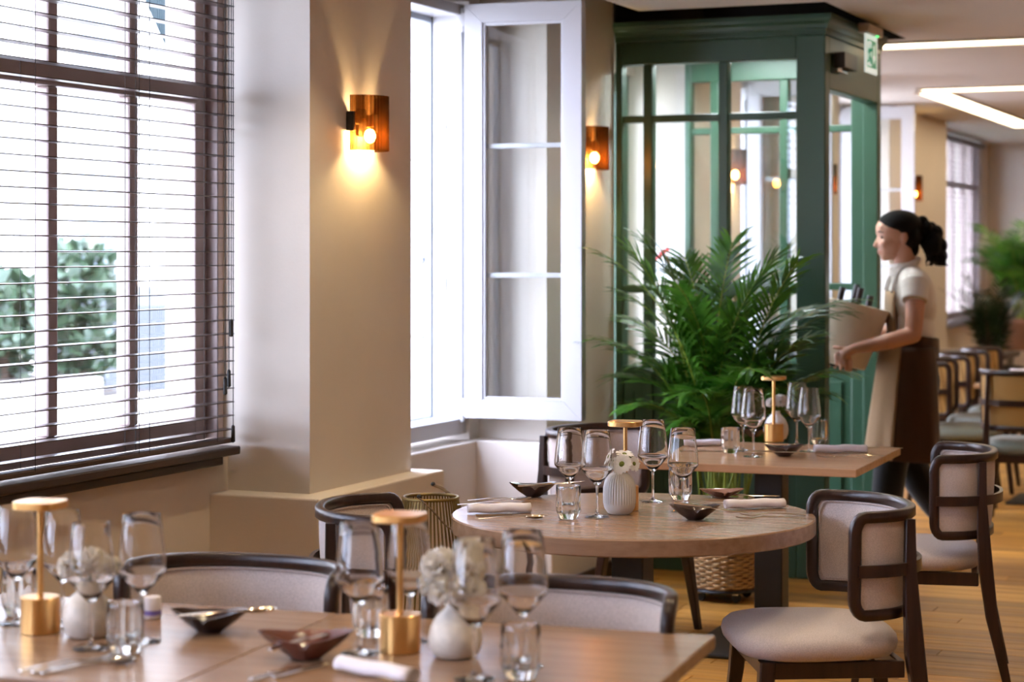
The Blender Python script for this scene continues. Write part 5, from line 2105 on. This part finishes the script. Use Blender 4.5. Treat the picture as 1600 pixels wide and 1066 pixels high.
# shirt
sh = MB()
sh.ell((-0.033, 0, 1.30), (0.116, 0.168, 0.160), 28, 18)
sh.ell((-0.030, 0, 1.16), (0.112, 0.150, 0.150), 28, 18)
sh.ell((-0.036, 0, 1.05), (0.110, 0.150, 0.09), 28, 18)
sh.ell((-0.060, 0, 1.28), (0.092, 0.145, 0.15), 24, 16)
for s_ in (-1, 1):
    capsule(sh, [(-0.012, s_ * 0.04, 1.405), (-0.014, s_ * 0.150, 1.383)], [0.066, 0.066])
    sh.tube(catmull([(-0.012, s_ * 0.160, 1.395), (-0.008, s_ * 0.185, 1.345), (-0.002, s_ * 0.205, 1.298)], 4), [0.066] * 4 + [0.064] * 4 + [0.063], 24)
capsule(sh, [(-0.006, 0, 1.43), (0.0, 0, 1.452)], [0.070, 0.064])
remeshed('shirt', sh, 0.006, 4, SHIRT, person)
col = MB()
pts = []
for k in range(24):
    a = 2 * pi * k / 24
    pts.append((0.0 + 0.066 * cos(a), 0.066 * sin(a), 1.463 - 0.030 * cos(a)))
col.tube(pts, 0.012, 8, closed=True, flat=1.6, up=(0, 0, 1))
link('collar', col, SHIRT, person, True)
# trousers
trz = MB()
trz.ell((-0.035, 0, 0.95), (0.122, 0.168, 0.13), 28, 18)
trz.ell((-0.075, 0, 0.90), (0.090, 0.150, 0.12), 24, 16)
capsule(trz, [(-0.02, 0.085, 0.90), (0.09, 0.09, 0.50), (0.115, 0.09, 0.10)], [0.104, 0.082, 0.066])
capsule(trz, [(-0.045, -0.085, 0.90), (-0.045, -0.09, 0.49), (-0.27, -0.09, 0.17)], [0.104, 0.082, 0.066])
remeshed('trousers', trz, 0.008, 4, TROUSER, person)
# shoes
s1_ = MB()
capsule(s1_, [(0.085, 0.09, 0.045), (0.16, 0.09, 0.038), (0.25, 0.09, 0.030)], [0.044, 0.042, 0.030])
s1_.box(0.05, 0.275, 0.052, 0.128, 0.0, 0.02)
capsule(s1_, [(0.11, 0.09, 0.10), (0.105, 0.09, 0.05)], [0.046, 0.045])
remeshed('shoe', s1_, 0.006, 3, SHOE, person)
s2_ = MB()
capsule(s2_, [(-0.285, -0.09, 0.105), (-0.235, -0.09, 0.060), (-0.165, -0.09, 0.032)], [0.044, 0.040, 0.030])
remeshed('shoe', s2_, 0.006, 3, SHOE, person)


# apron: skirt wraps the front and sides, bib on the chest
def apron_pt(th, t):
    z = 1.075 - 0.53 * t
    rx = 0.135 + 0.075 * t ** 0.8
    ry = 0.190 + 0.030 * t
    xc = -0.022 + 0.010 * t
    fold = 1 + 0.030 * t * sin(th * 7) + 0.012 * t * sin(th * 13 + 1)
    back = 0.0
    if abs(th) > 1.6:
        back = 0.02 * t * (abs(th) - 1.6)
    return Vector((xc + rx * cos(th) * fold + back, ry * sin(th) * fold, z - 0.030 * t * (abs(th) / 2.2)))


def apron_panel(name, th0, th1, mat, lift=0.0):
    n, m = 30, 18
    v, f = [], []
    for j in range(m + 1):
        for i in range(n + 1):
            th = th0 + (th1 - th0) * i / n
            p = apron_pt(th, j / m)
            c = Vector((-0.02, 0, p.z))
            v.append(p + (p - c).normalized() * lift)
    for j in range(m):
        for i in range(n):
            a = j * (n + 1) + i
            f.append((a, a + 1, a + n + 2, a + n + 1))
    o = link(name, MB().add(v, f), mat, person, True, 80)
    s_ = o.modifiers.new('t', 'SOLIDIFY')
    s_.thickness = 0.004
    s_.offset = 0
    return o


apron_panel('apron_front', -1.02, 1.02, APRON, 0.004)
apron_panel('apron_side', 0.98, 2.30, APRONDK)
apron_panel('apron_side', -2.30, -0.98, APRONDK)
# broad waistband
wbm = MB()
v, f = [], []
n = 64
for (ex2, z) in ((0.0, 1.030), (0.004, 1.032), (0.006, 1.08), (0.004, 1.128), (0.0, 1.130)):
    for k in range(n):
        a = 2 * pi * k / n
        v.append((-0.034 + (0.122 + ex2) * cos(a), (0.163 + ex2) * sin(a), z + 0.018 * cos(a)))
for j in range(4):
    for k in range(n):
        l = (k + 1) % n
        f.append((j * n + k, j * n + l, (j + 1) * n + l, (j + 1) * n + k))
link('waistband', MB().add(v, f), APRONDK, person, True, 60)
bib = MB()
v, f = [], []
for j in range(9):
    z = 1.10 + 0.245 * j / 8
    for i in range(13):
        yy = -0.105 + 0.21 * i / 12
        bulge = 0.116 * sqrt(max(0.0, 1 - (yy / 0.172) ** 2)) * sqrt(max(0.05, 1 - ((z - 1.27) / 0.27) ** 2))
        v.append((-0.030 + bulge + 0.012, yy, z))
for j in range(8):
    for i in range(12):
        a = j * 13 + i
        f.append((a, a + 1, a + 14, a + 13))
o = link('bib', bib.add(v, f), APRON, person, True, 80)
s_ = o.modifiers.new('t', 'SOLIDIFY')
s_.thickness = 0.004
s_.offset = 0
for sg in (-1, 1):
    link('strap', MB().tube(catmull([(0.078, sg * 0.085, 1.335), (0.055, sg * 0.082, 1.415), (0.0, sg * 0.075, 1.462), (-0.06, sg * 0.07, 1.43)], 5), 0.013, 8, flat=0.3, up=(0, 1, 0)), GREYCER, person, True)

# bucket of bottles
bq = Vector((0.335, 0, 0.985))
bt = bpy.data.objects.new('bucket', None)
C.objects.link(bt)
MW = Matrix.Translation((wb_.x, wb_.y, 0)) @ Matrix.Rotation(YAW + pi, 4, 'Z')
bt.matrix_world = MW @ Matrix.Translation(bq) @ Matrix.Rotation(radians(-13), 4, 'Y')
tag(bt, 'tall cream bucket held in the arms of the woman', 'bucket')
link('body', MB().lathe([(0.001, 0.0), (0.130, 0.0), (0.138, 0.006), (0.190, 0.295), (0.192, 0.305), (0.188, 0.308), (0.184, 0.300), (0.132, 0.012), (0.001, 0.012)], 64), BUCKET, bt, True, 40)
link('foot_ring', MB().lathe([(0.05, -0.012), (0.10, -0.012), (0.105, -0.001), (0.05, -0.001)], 40), BOWLDARK, bt, True, 40)
bprof = [(0.001, 0.014), (0.034, 0.014), (0.0370, 0.018), (0.0370, 0.20), (0.034, 0.225), (0.020, 0.262), (0.0145, 0.28), (0.0140, 0.345), (0.001, 0.345)]
first = None
for (bx, by, lf_, lb) in ((0.060, 0.020, 0.020, 'dark wine bottle at the left in the bucket, beside the porch post'), (-0.020, 0.062, 0.035, 'dark wine bottle second from left in the bucket'), (-0.020, -0.060, 0.050, 'tallest dark wine bottle in the bucket'), (-0.085, 0.0, 0.010, 'dark wine bottle nearest the woman in the bucket')):
    b2 = bpy.data.objects.new('wine_bottle', None)
    C.objects.link(b2)
    b2.matrix_world = bt.matrix_world @ Matrix.Translation((bx, by, lf_))
    tag(b2, lb, 'bottle', 'wine bottles in the bucket')
    if first is None:
        first = (link('glass', MB().lathe(bprof, 24), BOTTLE, b2, True, 40), link('foil_cap', MB().lathe([(0.0155, 0.285), (0.0158, 0.350), (0.014, 0.353), (0.001, 0.353)], 20), BOTTLECAP, b2, True, 40))
    else:
        for c_ in first:
            d_ = c_.copy()
            C.objects.link(d_)
            d_.parent = b2

# ================================================================== OUTSIDE
struct('street_paving', MB().box(-60, XO - 0.002, -40, 90, -0.40, -0.20), ASPHALT)
fac = thing('street_building', 'sunlit pale building across the street, seen through the blind', 'building', (-19, 24, -0.2))
link('wall', MB().box(-0.5, 0.5, -24, 20, 0, 11), FACADE, fac)
wm = None
for r in range(3):
    for k in range(14):
        if wm is None:
            a_ = MB().box(0.5, 0.56, -0.65, 0.65, -1.0, 1.0).mesh('window')
            a_.materials.append(STONE)
            g_ = MB().box(0.56, 0.58, -0.5, 0.5, -0.85, 0.85).mesh('pane')
            g_.materials.append(FACGLASS)
            wm = (a_, g_)
        o = bpy.data.objects.new('window', wm[0])
        C.objects.link(o)
        o.parent = fac
        o.location = (0, -21.5 + k * 3.0, 2.2 + r * 3.3)
        p_ = bpy.data.objects.new('pane', wm[1])
        C.objects.link(p_)
        p_.parent = o
sail = thing('blue_sail', 'blue triangular sail cloth hanging outside the window at the top left', 'awning', (0, 0, 0))
D0 = 9.6
ta, tb, tc_ = atd(206, -45, D0), atd(335, -45, D0 + 0.35), atd(294, 152, D0 + 0.35)
nrm = (tb - ta).cross(tc_ - ta).normalized() * 0.004
link('cloth', MB().add([ta - nrm, tb - nrm, tc_ - nrm, ta + nrm, tb + nrm, tc_ + nrm], [(0, 1, 2), (5, 4, 3), (0, 3, 4, 1), (1, 4, 5, 2), (2, 5, 3, 0)]), BLUEFAB, sail)
link('rope', MB().tube([tuple(ta), (ta.x, ta.y, 3.6)], 0.006, 6).tube([tuple(tb), (tb.x, tb.y, 3.6)], 0.006, 6), CORD, sail)


def bush(name, label, loc, rx, rz, n, seed, mat=TREELEAF, trunk=0.0):
    t = thing(name, label, 'tree' if trunk else 'shrub', loc)
    rr = random.Random(seed)
    m = MB()
    for k in range(n):
        th, ph = math.acos(rr.uniform(-1, 1)), rr.uniform(0, 2 * pi)
        r = rr.random() ** 0.4
        c = Vector((rx * r * sin(th) * cos(ph), rx * r * sin(th) * sin(ph), trunk + rz + rz * r * cos(th)))
        a, b_ = Vector((rr.uniform(-1, 1), rr.uniform(-1, 1), rr.uniform(-1, 1))).normalized() * 0.09, Vector((rr.uniform(-1, 1), rr.uniform(-1, 1), rr.uniform(-1, 1))).normalized() * 0.06
        m.add([c - a, c + b_, c + a, c - b_], [(0, 1, 2, 3)])
    link('foliage', m, mat, t)
    link('trunk', MB().tube([(0, 0, 0), (0.02, 0.01, trunk * 0.6 + rz * 0.4), (0, 0, trunk + rz)], [0.06, 0.05, 0.02], 8), BARK, t)
    return t


g1 = at(125, 590, -0.2)
bush('street_shrub', 'green shrub outside, between the first two window bars', Vector((atd(120, 560, 15.5).x, atd(120, 560, 15.5).y, 0.45)), 0.42, 0.62, 700, 2)
bush('street_shrub', 'green shrub outside at the left edge of the blind', Vector((atd(2, 560, 14.0).x, atd(2, 560, 14.0).y, 0.65)), 0.32, 0.38, 500, 3)
for (u_, D_, h_, lb) in ((120, 15.5, 0.65, 'pale planter box outside under the middle shrub'), (2, 14.0, 0.85, 'pale planter box outside under the left shrub')):
    p_ = atd(u_, 560, D_)
    pbx = thing('planter_box', lb, 'planter', (p_.x, p_.y, -0.2))
    link('box', MB().bbox(-0.5, 0.5, -0.5, 0.5, 0, h_, b=0.02), FACADE, pbx)
    link('soil', MB().box(-0.46, 0.46, -0.46, 0.46, h_ - 0.02, h_ + 0.01), SOIL, pbx)
# parked van, barely visible through the slats
vp = atd(262, 590, 22.0)
van = thing('parked_van', 'grey parked van outside, low behind the right window panes', 'van', (vp.x, vp.y, -0.2), radians(20))
vb_ = MB()
prof_v = [(-1.9, 0.25), (1.95, 0.25), (2.0, 0.75), (1.55, 0.95), (1.0, 1.35), (-1.85, 1.40), (-1.95, 1.2)]
vb_.prism(prof_v, -0.85, 0.85, Matrix(((0, 0, 1, 0), (1, 0, 0, 0), (0, 1, 0, 0), (0, 0, 0, 1))))
link('body', vb_, CARPAINT, van)
link('side_window', MB().box(0.85, 0.86, -0.9, 0.9, 0.85, 1.2), FACGLASS, van)
for yy in (-1.25, 1.25):
    for xx in (-0.8, 0.8):
        link('wheel', MB().cyl(0.3, -0.1, 0.1, 24, Matrix.Translation((xx, yy, 0.3)) @ Matrix.Rotation(pi / 2, 4, 'Y')), IRON, van, True, 30)
